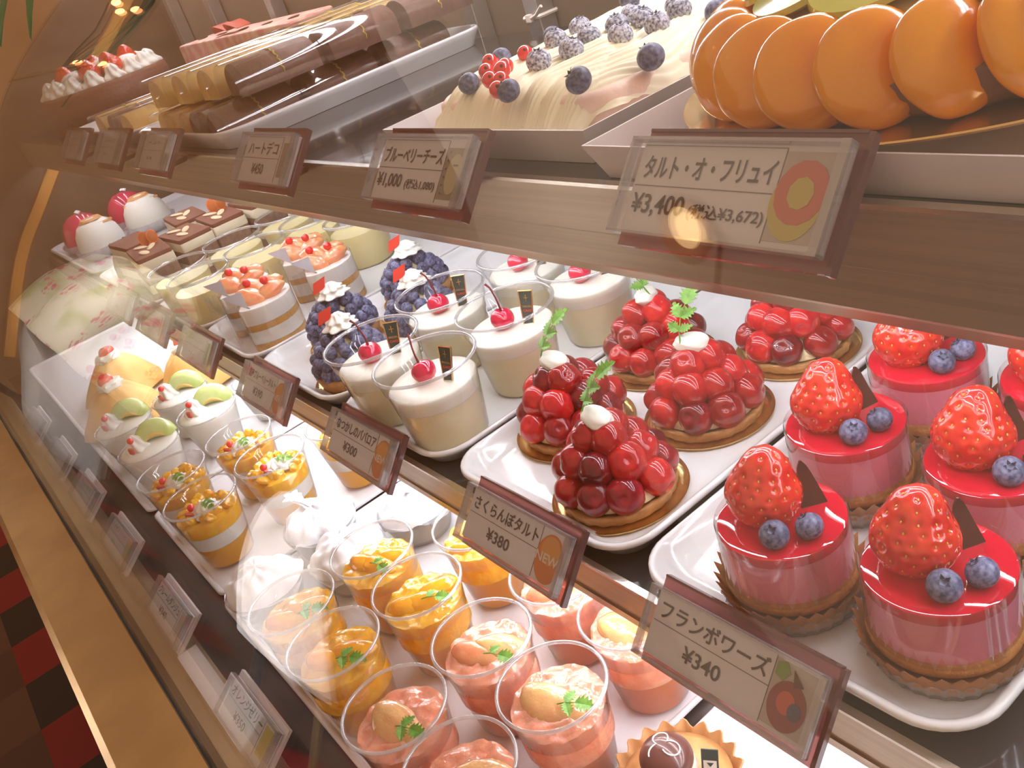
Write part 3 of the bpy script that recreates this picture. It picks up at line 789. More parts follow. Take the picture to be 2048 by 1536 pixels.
# ------------------------------------------------------------------ raspberry mousse cakes
def make_raspberry(v):
    r = thing('raspberry_mousse_cake', '', 'cake', (0, 0, 0))
    pl = MB(); rg = []
    n = 96
    for z, rad, k in ((0.0, .0290, .0), (.0004, .0312, .012), (.006, .0335, .022), (.011, .0352, .03), (.0130, .0362, .03)):
        rg.append([((rad * (1 + k * math.cos(32 * 2 * math.pi * i / n))) * math.cos(2 * math.pi * i / n), (rad * (1 + k * math.cos(32 * 2 * math.pi * i / n))) * math.sin(2 * math.pi * i / n), z) for i in range(n)])
    pl.rings(rg, True, True, False)
    obj('fluted_cup', pl, 'paperc', r, angle=70)
    sp = MB(); rg = []; n = 128
    for z, rad, k, zz in ((.0006, .0265, 0, 0), (.0012, .0300, .0, 0), (.009, .0345, .01, 0), (.0165, .0362, .028, .0016), (.0185, .0370, .036, .0028), (.0180, .0363, .034, .0028), (.0140, .0338, .01, 0), (.0120, .0325, 0, 0)):
        rg.append([(rad * (1 + k * math.cos(32 * 2 * math.pi * i / n)) * math.cos(2 * math.pi * i / n), rad * (1 + k * math.cos(32 * 2 * math.pi * i / n)) * math.sin(2 * math.pi * i / n), z + zz * math.cos(32 * 2 * math.pi * i / n)) for i in range(n)])
    sp.rings(rg, True, True, True)
    obj('baking_paper', sp, 'brownpaper', r, angle=70)
    obj('sponge', MB().lathe([(.001, .0152), (.0322, .0152), (.0328, .0172), (.0322, .0205), (.0308, .0215), (.001, .0215)], 64), 'darksponge', r, angle=60)
    obj('mousse', MB().lathe([(.001, .0216), (.0308, .0216), (.0310, .030), (.0310, .0440), (.001, .0440)], 72), 'pinkmousse', r, angle=50)
    obj('glaze', MB().lathe([(.001, .0441), (.0311, .0441), (.0312, .0480), (.0308, .0492), (.0298, .0495), (.02, .0494), (.001, .0494)], 96), 'glaze', r, angle=50)
    fm = MB(); rg = []; n = 80
    for z in (.019, .034, .0515):
        rg.append([((.0318 + .0006 * i / n) * math.cos(2 * math.pi * i / n - .4), (.0318 + .0006 * i / n) * math.sin(2 * math.pi * i / n - .4), z) for i in range(n + 5)])
    fm.rings(rg, False, False, False)
    obj('film', fm, 'film', r, angle=80)
    # berries and plaque, drawn for the customer side at -y / +x
    x, y = off(-.005, .007)
    strawberry(r, (x, y, .0625), .0190, (R(-10), R(6), R(20)), v, (1, 1, 1.02))
    x, y = off(-.006, -.0185)
    blueberry(r, (x, y, .0552), .0072, (R(25), R(20), 0))
    x, y = off(.0105, -.0170)
    blueberry(r, (x, y, .0548), .0068, (R(10), R(-30), 0))
    px, py = off(.0180, .004)
    pq = MB(); k = 8; rg = []
    for i in range(k + 1):
        t = i / k; w = .0068 * (1 - t) ** .6 + .0004
        rg.append([(-w, .0012 * math.sin(3 * t), .0265 * t), (w * .8, -.0006 + .0014 * math.sin(3 * t), .0265 * t), (w * .8, .0006 + .0014 * math.sin(3 * t), .0265 * t), (-w, .0024 * 1 + .0012 * math.sin(3 * t) - .0012, .0265 * t)])
    pq.rings(rg)
    obj('chocolate_plaque', pq, 'choc', r, (px, py, .0485), (R(-8), R(-6), R(70)))
    return r
G = 'raspberry mousse cakes with strawberries'
ra = make_raspberry(0); rb = make_raspberry(1)
ra.location = (-.2560, .0440, .0045); ra['group'] = G; ra.rotation_euler.z = R(-12)
ra['label'] = 'raspberry mousse cake at the front left of its tray, light patch on its glaze'
rb.location = (-.1810, .0530, .0045); rb['group'] = G; rb.rotation_euler.z = R(-4)
rb['label'] = 'raspberry mousse cake nearest the tray corner, full golden baking paper showing in front'
dup(ra, 'raspberry mousse cake with a pointed strawberry, second behind the front left one', (-.2760, .1250, .0045), R(6), G)
dup(rb, 'raspberry mousse cake cut by the right edge of the photo, behind the corner cake', (-.1975, .1300, .0045), R(4), G)
dup(rb, 'raspberry mousse cake at the back whose strawberry touches the upper shelf edge', (-.2740, .2000, .0045), R(14), G)
dup(ra, 'raspberry mousse cake at the back right, only its left half in the photo', (-.2000, .2070, .0045), R(0), G)
# ------------------------------------------------------------------ blueberry tarts
def make_bbtart(seed):
    rr = random.Random(seed)
    r = thing('blueberry_tart', '', 'tart', (0, 0, 0))
    obj('gold_disc', MB().lathe([(.001, .0004), (.0375, .0004), (.0405, .0009), (.0415, .0024), (.0411, .001), (.0375, 0), (.001, 0)], 64), 'goldfoil', r, angle=60)
    mb = MB().lathe([(0.001, .0006), (.0325, .0006), (.0345, .002), (.0370, .0085), (.0374, .0125), (.0360, .0138), (.0335, .0130), (.032, .010), (.001, .0095)], 96, flute=24)
    mb.v = [(x * (1 + .02 * noise.noise(Vector((x, y, z)) * 160)), y * (1 + .02 * noise.noise(Vector((x, y, z)) * 160)), z + .001 * noise.noise(Vector((x, y, 3)) * 220)) for x, y, z in mb.v]
    obj('crust', mb, 'crust', r, angle=70)
    obj('custard', MB().lathe([(.001, .0096), (.031, .0096), (.030, .020), (.022, .034), (.010, .042), (.001, .043)], 48), 'tartcream', r, angle=80)
    for cnt, rad, z, of in ((15, .0325, .0185, 0), (14, .0300, .0275, .5), (11, .0235, .0365, .2), (7, .0150, .0440, .4), (3, .006, .0490, 0)):
        for i in range(cnt):
            a = 2 * math.pi * (i + of + rr.uniform(-.12, .12)) / cnt
            s = rr.uniform(.0060, .0072)
            blueberry(r, (rad * math.cos(a), rad * math.sin(a), z + rr.uniform(-.001, .001)), s, (rr.uniform(-1, 1), rr.uniform(.2, 1.5), a), crown=rr.random() < .4)
    x, y = off(.004, -.004)
    obj('cream', cream_swirl_mb(.0150, .014), 'cream', r, (x, y, .0530))
    x, y = off(-.008, -.004)
    fl = MB().box((-.0072, -.0003, 0), (.0062, .0003, .0115), Matrix.Shear('XZ', 4, (.35, 0)) if False else None)
    fl.v = [(px_ + .35 * pz_, py_ + .03 * math.sin(px_ * 200) * .02, pz_ + .25 * px_) for px_, py_, pz_ in fl.v]
    obj('flag', fl, 'red_paper', r, (x, y, .0610), (R(-8), 0, R(55)), smooth=False)
    return r
G = 'blueberry tarts with cream'
b1 = make_bbtart(5); b2 = make_bbtart(9)
b1.location = (-.7650, .0530, .0045); b1['group'] = G; b1['label'] = 'blueberry tart at the front, its cream just left of the front custard cup rim'
b2.location = (-.8500, .0890, .0045); b2['group'] = G; b2.rotation_euler.z = R(8); b2['label'] = 'blueberry tart behind the front one, red flag beside the grapefruit cake'
dup(b1, 'blueberry tart seen above and through the rim of a custard cup', (-.7700, .1400, .0045), R(5), G)
dup(b2, 'blueberry tart farthest back, cream touching the upper shelf edge', (-.8560, .1860, .0045), R(0), G)

# ------------------------------------------------------------------ layered grapefruit cakes in film
def dshape(r, n=56, flat=.62):
    pts = []
    for i in range(n):
        a = 2 * math.pi * i / n
        x, y = r * math.cos(a), r * math.sin(a)
        # flattened on the far left side, a soft D seen from above
        q = off(1, 0)
        s = x * q[0] + y * q[1]
        if s < -flat * r:
            x += q[0] * (-flat * r - s) ; y += q[1] * (-flat * r - s)
        pts.append((x, y))
    return pts
def make_gf_cake(seed):
    rr = random.Random(seed)
    r = thing('grapefruit_cake', '', 'cake', (0, 0, 0))
    D = dshape(.0345)
    def lay(nm, z0, z1, mat, k=1.0):
        rg = [[(x * k * .985, y * k * .985, z0) for x, y in D], [(x * k, y * k, z0 + .0006) for x, y in D], [(x * k, y * k, z1 - .0006) for x, y in D], [(x * k * .985, y * k * .985, z1) for x, y in D]]
        obj(nm, MB().rings(rg), mat, r, angle=40)
    lay('sponge', .0003, .0085, 'sponge'); lay('mousse', .0086, .0240, 'white_mousse', .995); lay('sponge', .0241, .0310, 'sponge'); lay('mousse', .0311, .0500, 'white_mousse', .995)
    fm = MB(); rg = []
    q = off(1, 0); qa = off(0, 1)
    pts = [(x * 1.02, y * 1.02) for x, y in D]
    for z in (.001, .028, .054):
        rg.append([(x, y, z) for x, y in pts + pts[:1]])
    fm.rings(rg, False, False, False)
    obj('film', fm, 'film', r, angle=60)
    # loose end of the film, folded out on the left
    lx, ly = off(-.0215, -.0290)
    tab = MB().rings([[(0, 0, .002), (0, 0, .058)], [(q[0] * -.006 - qa[0] * .004, q[1] * -.006 - qa[1] * .004, .002), (q[0] * -.006 - qa[0] * .004, q[1] * -.006 - qa[1] * .004, .058)],
                      [(q[0] * -.013 - qa[0] * .006, q[1] * -.013 - qa[1] * .006, .002), (q[0] * -.013 - qa[0] * .006, q[1] * -.013 - qa[1] * .006, .058)]], False, False, False)
    obj('film_end', tab, 'film', r, (lx, ly, 0))
    gp_ = MB(); k = 6; rg = []
    for i in range(k + 1):
        t = i / k
        w_ = .0210 * (1 - t) + .0003; zz = .0240 * t
        rg.append([(q[0] * (.006 - w_ + .005 * t * t), q[1] * (.006 - w_ + .005 * t * t), .0240 - zz), (q[0] * .006, q[1] * .006, .0240 - zz * .9), (q[0] * .006 + qa[0] * .0003, q[1] * .006 + qa[1] * .0003, .0240 - zz * .9)])
    gp_.rings(rg)
    obj('paper_corner', gp_, 'greypaper', r, (lx + q[0] * .006, ly + q[1] * .006, .0465))
    for i, (rt, b, a, s, z) in enumerate(((-.008, -.010, 35, 1.0, .0545), (.013, -.008, 70, 1.0, .0545), (-.006, .010, 15, 1.1, .0570), (.010, .010, 55, 1.05, .0565))):
        x, y = off(rt, b)
        mt = Euler((R(rr.uniform(-22, 22)), R(rr.uniform(-22, 22)), R(a))).to_matrix()
        def fn(d, k=i): return (1 - .30 * max(0, -d.y)) * (1 + .13 * noise.noise(d * 2.0 + Vector((k * 3 + seed, 0, 0))) + .05 * noise.noise(d * 6))
        obj('grapefruit_segment', MB().ball((0, 0, 0), (.0195 * s, .0130 * s, .0092 * s), 30, 20, mat=mt, fn=fn), 'pinkgrapefruit', r, (x, y, z))
    for rt, b in ((-.008, .004), (.013, -.006)):
        x, y = off(rt, b)
        obj('redcurrant', MB().ball((0, 0, 0), .0046, 16, 10), 'currant', r, (x, y, .0680))
    return r
M['greypaper'] = pbr('grey_lilac_paper', (0.62, 0.61, 0.68), 0.5)
G = 'layered grapefruit cakes in film'
g1 = make_gf_cake(2)
g1.location = (-.9620, .0540, .0045); g1['group'] = G; g1['label'] = 'layered white cake topped with pink grapefruit, nearest the front corner of its tray'
dup(g1, 'layered grapefruit cake whose left half stands out behind the front corner cake', (-1.0350, .0600, .0045), R(-4), G)
dup(g1, 'layered grapefruit cake with redder fruit at the back, beside the blueberry tarts', (-.9660, .1370, .0045), R(6), G)
dup(g1, 'layered grapefruit cake at the back left, half hidden by the pudding cups', (-1.0400, .1440, .0045), R(0), G)

# ------------------------------------------------------------------ plain pudding cups
def make_pudding():
    r = thing('pudding_cup', '', 'dessert cup', (0, 0, 0))
    h, r0, r1 = .060, .0320, .0385
    cup_parts(r, r0, r1, h, .0018)
    f = lambda z: r0 + (r1 - r0) * z / h - .0007
    obj('pudding', MB().lathe([(.001, .0008), (f(.001) - .001, .0008), (f(.003), .003), (f(.042), .042), (f(.0445) - .0005, .0445), (.03, .0438), (.001, .0436)], 56), 'pudding', r, angle=60)
    return r
G = 'plain yellow pudding cups'
pu = make_pudding()
pu.location = (-1.1300, .0430, .0045); pu['group'] = G; pu['label'] = 'pale yellow pudding cup at the front, left of the grapefruit cakes, light on its rim'
for x, y, lb in ((-1.2150, .0430, 'pale yellow pudding cup at the front left, its rim overlapping the cream slices'),
                 (-1.1350, .1230, 'pale yellow pudding cup in the second row, just behind the right front one'),
                 (-1.2200, .1240, 'pale yellow pudding cup in the second row next to the layered slices'),
                 (-1.1350, .2040, 'pale yellow pudding cup in the third row under the upper shelf edge'),
                 (-1.2250, .2060, 'pale yellow pudding cup in the third row, second from the layered slices'),
                 (-1.0480, .2280, 'pale pudding cup behind the back grapefruit cake, below the shelf edge')):
    dup(pu, lb, (x, y, .0045), 0, G)

# ------------------------------------------------------------------ layered cream slices
def make_slice(seed):
    rr = random.Random(seed)
    r = thing('layered_slice', '', 'cake slice', (0, 0, 0))
    W, Dp = .092, .050
    def lay(nm, z0, z1, mat, g=0.0):
        mb = MB(); n = 10; rg = []
        pts = rrect(W + g, Dp + g, .003, 2)
        for z, k in ((z0, .992), (z0 + .0006, 1), (z1 - .0006, 1), (z1, .992)):
            rg.append([(x * k * (1 + .012 * noise.noise(Vector((x * 60, y * 60, z * 90 + seed)))), y * k, z + .0005 * noise.noise(Vector((x * 50, y * 50, seed)))) for x, y in pts])
        mb.rings(rg); obj(nm, mb, mat, r, angle=50)
    lay('soaked_sponge', .0003, .0120, 'coffee'); lay('cream_layer', .0121, .0220, 'ivory', .0012); lay('soaked_sponge', .0221, .0370, 'coffee'); lay('cream_layer', .0371, .0470, 'ivory', .0012); lay('cocoa_top', .0471, .0515, 'cocoa')
    for i, (x, y, a) in enumerate(((.018, -.008, 20), (-.004, .006, -30), (-.022, -.006, 50))):
        obj('almond', MB().ball((0, 0, 0), (.0115, .0055, .0011), 16, 6), 'almond', r, (x, y, .0526), (0, R(4), R(a)))
    for i, (x, y) in enumerate(((-.030, .004), (-.022, .015))):
        o = obj('orange_chip', MB().ball((0, 0, 0), (.0072, .0072, .0011), 20, 6), 'coffeechip', r, (x, y, .0590), (R(82), R(10), R(70 + 25 * i)))
        obj('rim', MB().torus(.0072, .0008, 0, 24, 6), 'chiprim', o)
    return r
M['coffeechip'] = pbr('dried_citrus_chip', (0.55, 0.17, 0.05), 0.35)
M['chiprim'] = pbr('citrus_chip_rim', (0.90, 0.20, 0.06), 0.35)
G = 'layered cream slices dusted with cocoa'
s1 = make_slice(1)
s1.scale = (1, 1, 1.3); s1.location = (-1.3500, .0460, .0045); s1['group'] = G; s1.rotation_euler.z = R(-6); s1['label'] = 'layered brown and cream slice at the front, left of the pudding cups'
dup(s1, 'layered brown and cream slice second from the front, almond flakes on top', (-1.3560, .1030, .0045), R(3), G, skip=('orange_chip',))
dup(s1, 'layered brown and cream slice third from the front with two citrus chips', (-1.3600, .1610, .0045), R(-3), G)
dup(s1, 'layered brown and cream slice farthest back, chips touching the upper shelf edge', (-1.3600, .2190, .0045), R(2), G)
dup(s1, 'plain topped layered slice at the far left front of its tray', (-1.4560, .0520, .0045), R(4), G, skip=('orange_chip', 'almond'))
dup(s1, 'layered brown and cream slice in the left rear row behind the cocoa cakes', (-1.4620, .1400, .0045), R(-5), G, skip=('orange_chip',))

# ------------------------------------------------------------------ cocoa domes with chocolate shards, and dome cakes
def make_cocoa(seed):
    r = thing('cocoa_cake', '', 'cake', (0, 0, 0))
    obj('body', MB().lathe([(.001, .0003), (.030, .0003), (.0315, .002), (.030, .018), (.026, .032), (.018, .041), (.008, .0445), (.001, .045)], 48), 'chocmat', r, angle=70)
    for i, (rt, b, a) in enumerate(((-.014, -.006, 10), (.012, -.004, 70), (.004, .010, 40))):
        x, y = off(rt, b)
        sh = MB().rings([[(-.007, -.0004, 0), (.007, -.0004, 0), (.007, .0004, 0), (-.007, .0004, 0)], [(-.005, -.0004, .010), (.006, -.0004, .008), (.006, .0004, .008), (-.005, .0004, .010)], [(-.001, -.0004, .018), (.002, -.0004, .017), (.002, .0004, .017), (-.001, .0004, .018)]])
        obj('chocolate_shard', sh, 'chocmat', r, (x, y, .039), (R(8), R(-6), R(a)), smooth=False)
    return r
G = 'cocoa cakes with chocolate shards'
c1 = make_cocoa(1)
c1.location = (-1.5600, .0560, .0045); c1['group'] = G; c1['label'] = 'matt brown cocoa cake at the front, left of the layered slices'
dup(c1, 'matt brown cocoa cake behind, beside the back layered slice, thin shard upright', (-1.5600, .1600, .0045), R(30), G)

def make_dome(seed, mat, top):
    r = thing('dome_cake', '', 'cake', (0, 0, 0))
    obj('lace_cup', MB().lathe([(.024, .0003), (.030, .001), (.0375, .012, .03), (.0385, .0165, .04), (.0375, .0165, .04), (.030, .003), (.024, .0010)], 96, flute=28, cap0=False, cap1=False), 'paperc', r, angle=70)
    obj('dome', MB().lathe([(.001, .002), (.029, .002), (.0335, .010), (.0335, .022), (.030, .036), (.023, .047), (.013, .0535), (.001, .0555)], 56), mat, r, angle=80)
    if top == 'toast':
        obj('browned_top', MB().lathe([(.001, .0535), (.0135, .0532), (.0165, .0524), (.014, .0555), (.008, .0545), (.001, .0550)], 40, flute=5), 'toast', r, angle=60)
        obj('browned_band', MB().lathe([(.0240, .0462), (.0262, .0435), (.0268, .0440), (.0246, .0470)], 30, cap0=False, cap1=False), 'toast', r, (-.0008, .0006, 0), (0, R(5), R(140)))
    elif top == 'flake':
        x, y = off(.006, -.004)
        obj('sugar_flake', MB().box((-.0045, -.003, -.0008), (.0045, .003, .0008)), 'white_paper', r, (x, y, .0575), (R(20), R(15), R(30)), bevel=.0004)
    return r
G = 'dome cakes in fluted lace cups'
w1 = make_dome(1, 'cream', 'toast')
w1.scale = (1.25, 1.25, 1.25); w1.location = (-1.790, .0640, .0045); w1['group'] = G; w1['label'] = 'white dome cake nearer the front glass, pink tinted by the reflection'
dup(w1, 'white dome cake with browned top, behind, beside the empty tray surface', (-1.8100, .1620, .0045), R(20), G)
r1_ = make_dome(2, 'pinkdome', 'flake')
r1_.scale = (1.25, 1.25, 1.25); r1_.location = (-1.9000, .0620, .0045); r1_['group'] = G; r1_['label'] = 'deep pink dome cake left of the front white dome'
dup(r1_, 'deep pink dome cake farther back with a white flake on top', (-1.9300, .1600, .0045), R(20), G)
# ------------------------------------------------------------------ citrus jelly cups on the bottom deck
ZB = -.1825
def crushed_top(rad, z0, amp, seed, n=40, m=12, skirt=0.012):
    """Lumpy crushed-jelly surface closed below."""
    o = Vector((seed * 2.3, seed * 1.1, seed)); mb = MB(); rg = []
    rg.append([(rad * .97 * math.cos(2 * math.pi * i / n), rad * .97 * math.sin(2 * math.pi * i / n), z0 - skirt) for i in range(n)])
    for k in range(m):
        t = 1 - k / (m - 1) * .985; ring = []
        for i in range(n):
            a = 2 * math.pi * i / n; x, y = rad * t * math.cos(a), rad * t * math.sin(a)
            q = Vector((x, y, 0)) * 110 + o
            z = z0 + amp * (noise.noise(q) + .5 * noise.noise(q * 2.4) + .25 * noise.noise(q * 5)) + amp * .9 * (1 - t * t)
            ring.append((x, y, z))
        rg.append(ring)
    return mb.rings(rg)
def segment_mb(l, w, h, seed):
    """A peeled citrus segment: crescent wedge."""
    def fn(d): return (1 - .28 * max(0, d.y)) * (1 + .05 * noise.noise(d * 2.5 + Vector((seed, 0, 0))))
    mb = MB().ball((0, 0, 0), (l, w, h), 30, 18, fn=fn)
    mb.v = [(x, y - .9 * x * x / l * .35, z) for x, y, z in mb.v]
    return mb
def make_jelly(kind, seed, slices=3, sp=1):
    rr = random.Random(seed)
    r = thing(kind + '_jelly_cup', '', 'jelly cup', (0, 0, 0))
    h, r0, r1 = .0800, .0265, .0376
    cup_parts(r, r0, r1, h, .0014, (.0695, .0010))
    f = lambda z: r0 + (r1 - .001 - r0) * z / h - .0008
    P = kind == 'grapefruit'
    obj('juice_jelly', MB().lathe([(.001, .0008), (f(.001) - .001, .0008), (f(.003), .003), (f(.034), .034), (.001, .034)], 56), 'pinkjuice' if P else 'orangejuice', r, angle=60)
    obj('crushed_jelly', crushed_top(f(.060), .0630, .0026, seed, 64, 16, .0285), 'pinkjelly' if P else 'orangejelly', r, angle=75)
    lay = {1: [(-.002, -.002, 15, 1.35, .0630)], 2: [(-.008, .001, 35, 1.05, .0625), (.010, .003, 50, 1.05, .0630)], 3: [(-.012, .000, 40, .95, .0625), (.003, -.004, 45, 1.0, .0635), (.014, .006, 55, .9, .0640)]}[slices]
    for i, (rt, b, a, s, z) in enumerate(lay):
        x, y = off(rt, b)
        def fn(d, k=i): return (1 - .22 * max(0, d.y)) * (1 + .07 * noise.noise(d * 2.2 + Vector((seed + k * 2.0, 0, 0))) + .025 * noise.noise(d * 7))
        obj('citrus_segment', MB().ball((0, 0, 0), (.0210 * s, .0125 * s, .0085), 36, 22, fn=fn), ('whitegrapefruit' if (i + seed) % 2 == 0 else 'pinkgrapefruit') if P else 'orangeflesh', r, (x, y, z), (R(rr.uniform(-14, 14)), R(rr.uniform(-10, 10)), R(a)))
    x, y = off(.000, -.010)
    obj('chervil_sprig', ME_SPRIG[sp], None, r, (x, y, .0725), (R(-10), R(6), R(-35)), .025)
    return r
G = 'grapefruit jelly cups in three rows'
G2 = 'orange jelly cups in three rows'
jw = make_jelly('grapefruit', 2, 1, 0); jx = make_jelly('grapefruit', 5, 2, 2); jo = make_jelly('orange', 3, 3, 2); jp = make_jelly('orange', 8, 2, 0)
for o, loc, a, lb, g in ((jx, (-.4930, -.0360), -10, 'grapefruit jelly cup with a small two leaf sprig, just below the cherry tart price tag', G),
                         (jw, (-.4140, -.0330), 0, 'grapefruit jelly cup with a large pale segment and three leaflets, thick white rim', G),
                         (jo, (-.5880, -.0350), 5, 'orange jelly cup in the middle, rim beside the pink grapefruit cup', G2),
                         (jp, (-.5920, -.1140), 0, 'orange jelly cup with a sprig of three leaflets, at the front by the hazy glass', G2)):
    o.location = (loc[0], loc[1], ZB); o.rotation_euler.z = R(a); o['label'] = lb; o['group'] = g
dup(jw, 'grapefruit jelly cup behind, partly under the middle shelf, leaf cut by the shelf edge', (-.4190, .0470, ZB), R(12), G)
dup(jx, 'grapefruit jelly cup mostly hidden behind the cherry tart price tag', (-.4985, .0440, ZB), R(20), G, skip=('chervil_sprig',))
dup(jw, 'grapefruit jelly cup at the front beside an orange jelly cup, large pale segment', (-.4920, -.1150, ZB), R(-12), G)
dup(jx, 'grapefruit jelly cup cut by the bottom edge of the photo', (-.4130, -.1125, ZB), R(0), G)
dup(jo, 'orange jelly cup in front of the round paper wrapped dessert, thin sprig', (-.6680, -.0340, ZB), R(-25), G2)
dup(jo, 'orange jelly cup behind, under the middle shelf, next to the cherry tart tag', (-.6120, .0430, ZB), R(30), G2)
dup(jp, 'orange jelly cup half covered by the white haze at the left', (-.6720, -.1145, ZB), R(18), G2)

# ------------------------------------------------------------------ desserts wrapped in thin white paper
def make_wrapped(seed):
    r = thing('wrapped_dessert', '', 'dessert', (0, 0, 0))
    rr = random.Random(seed); o = Vector((seed * 3.3, seed, 0))
    obj('cup', MB().lathe([(.020, 0), (.0285, 0), (.0300, .002), (.0395, .030), (.0403, .032), (.0390, .031), (.029, .003), (.020, .002)], 56), 'cuprim', r, angle=60)
    obj('cream', MB().lathe([(.001, .0025), (.0275, .0025), (.0350, .020), (.037, .027), (.001, .027)], 40), 'butter_cream', r, angle=60)
    n, m = 72, 22; rg = []
    for k in range(m + 1):
        t = k / m; ring = []
        for i in range(n):
            a = 2 * math.pi * i / n
            fold = .07 * math.sin(3 * a + seed + 3 * t) + .05 * math.sin(7 * a + 2.2 * seed - 5 * t)
            crease = noise.noise(Vector((math.cos(a) * 2.4, math.sin(a) * 2.4, t * 3)) + o)
            rad = (.0385 * (1 - t * t * .55) * (1 - t) ** .35 + .0016) * (1 + fold * (.35 + t) * (1 - t * .3) + .07 * crease)
            z = .0285 + .024 * (1 - (1 - t) ** 1.6) + .0075 * crease * (1 - t * .5) + (.004 * math.sin(3 * a + seed) if t < .12 else 0)
            ring.append((rad * math.cos(a), rad * math.sin(a), z))
        rg.append(ring)
    obj('paper_wrap', MB().rings(rg, True, True, True), 'white_paper', r, angle=75)
    if seed == 1: return r
    tw = MB(); rg = []
    for k in range(9):
        t = k / 8
        rg.append([(.0055 * (1 - .5 * math.sin(math.pi * t)) * (1 + t * .6) * (1 + .3 * math.sin(5 * a_ + 3 * t)) * math.cos(a_) - .018 * t, .0055 * (1 - .5 * math.sin(math.pi * t)) * (1 + t * .6) * (1 + .3 * math.sin(5 * a_ + 3 * t)) * math.sin(a_) - .010 * t, .016 * t) for a_ in [2 * math.pi * i / 30 for i in range(30)]])
    obj('paper_twist', tw.rings(rg), 'white_paper', r, (0, 0, .0490), angle=75)
    return r
G = 'desserts wrapped in thin white paper'
p1_ = make_wrapped(1); p2_ = make_wrapped(4)
p1_.location = (-.7560, -.0330, ZB); p1_['group'] = G; p1_['label'] = 'white paper wrapped dessert right of centre in its row, behind the thin sprig orange cup'
p2_.location = (-.8420, -.0260, ZB); p2_['group'] = G; p2_['label'] = 'white paper wrapped dessert with twisted paper end, between the mango cups and a price tag'
p2_.location.x = -.8370
dup(p2_, 'white paper wrapped dessert at the back, directly below the tag priced 300', (-.7600, .0500, ZB), R(120), G)
dup(p1_, 'white paper wrapped dessert at the front, cut by the pale hazy reflection', (-.7980, -.1100, ZB), R(80), G)

# ------------------------------------------------------------------ mango dessert cups
def make_mango(seed):
    rr = random.Random(seed)
    r = thing('mango_dessert_cup', '', 'dessert cup', (0, 0, 0))
    h, r0, r1 = .0800, .0270, .0400
    cup_parts(r, r0, r1, h, .0014, (.070, .0010))
    f = lambda z: r0 + (r1 - .001 - r0) * z / h - .0008
    obj('mango_jelly', MB().lathe([(.001, .0008), (f(.001) - .001, .0008), (f(.003), .003), (f(.028), .028), (.001, .028)], 48), 'mangojelly', r, angle=60)
    obj('white_cream', MB().lathe([(.001, .0281), (f(.0281), .0281), (f(.046), .046), (.001, .046)], 48), 'white_mousse', r, angle=60)
    obj('mango_sauce', crushed_top(f(.056), .0610, .0028, seed, 48, 12, .0148), 'mango', r, angle=75)
    for i in range(13):
        a = 2 * math.pi * i / 13 + rr.uniform(-.2, .2); rad = rr.uniform(.019, .027); s = rr.uniform(.0062, .0088)
        obj('mango_cube', bumpy((0, 0, 0), (s, s * rr.uniform(.7, 1.2), s * .62), i + seed, .35, 1.3, 16, 12), 'mango', r, (rad * math.cos(a), rad * math.sin(a), .0640 + rr.uniform(-.001, .002)), (rr.random(), rr.random(), rr.random() * 3))
    x, y = off(.002, -.006)
    obj('cream', cream_swirl_mb(.0165, .0125, 2.0, 8), 'cream', r, (x, y, .0645))
    x, y = off(-.012, -.006)
    obj('redcurrant', MB().ball((0, 0, 0), .0042, 16, 10), 'currant', r, (x, y, .0735))
    x, y = off(-.012, -.018)
    obj('red_garnish', MB().box((-.0045, -.0016, -.0035), (.0045, .0016, .0035)), 'redgarnish', r, (x, y, .0715), (R(25), R(20), R(50)), bevel=.0007, smooth=False)
    x, y = off(.001, -.006)
    obj('chervil_sprig', ME_SPRIG[1], None, r, (x, y, .0765), (R(-8), R(10), R(-60)), .022)
    return r
M['redgarnish'] = pbr('dark_red_jelly_piece', (0.50, 0.05, 0.04), 0.25, coat=0.5)
G = 'mango dessert cups with cream'
mg = make_mango(1)
mg.location = (-.9380, -.1060, ZB); mg['group'] = G; mg['label'] = 'mango cream cup at the front right, nearest the wrapped desserts'
mg2 = make_mango(6)
mg2.location = (-1.0370, -.1080, ZB); mg2['group'] = G; mg2['label'] = 'mango cream cup at the front left with its board edge showing beside it'
dup(mg2, 'mango cream cup in the second row, nearest the twisted paper dessert', (-.9350, -.0210, ZB), R(25), G)
dup(mg, 'mango cream cup in the second row at the left, next to the melon cups', (-1.0280, -.0230, ZB), R(-10), G)
dup(mg, 'mango cream cup at the back, mostly behind the tags under the shelf edge', (-.9200, .0640, ZB), R(40), G)

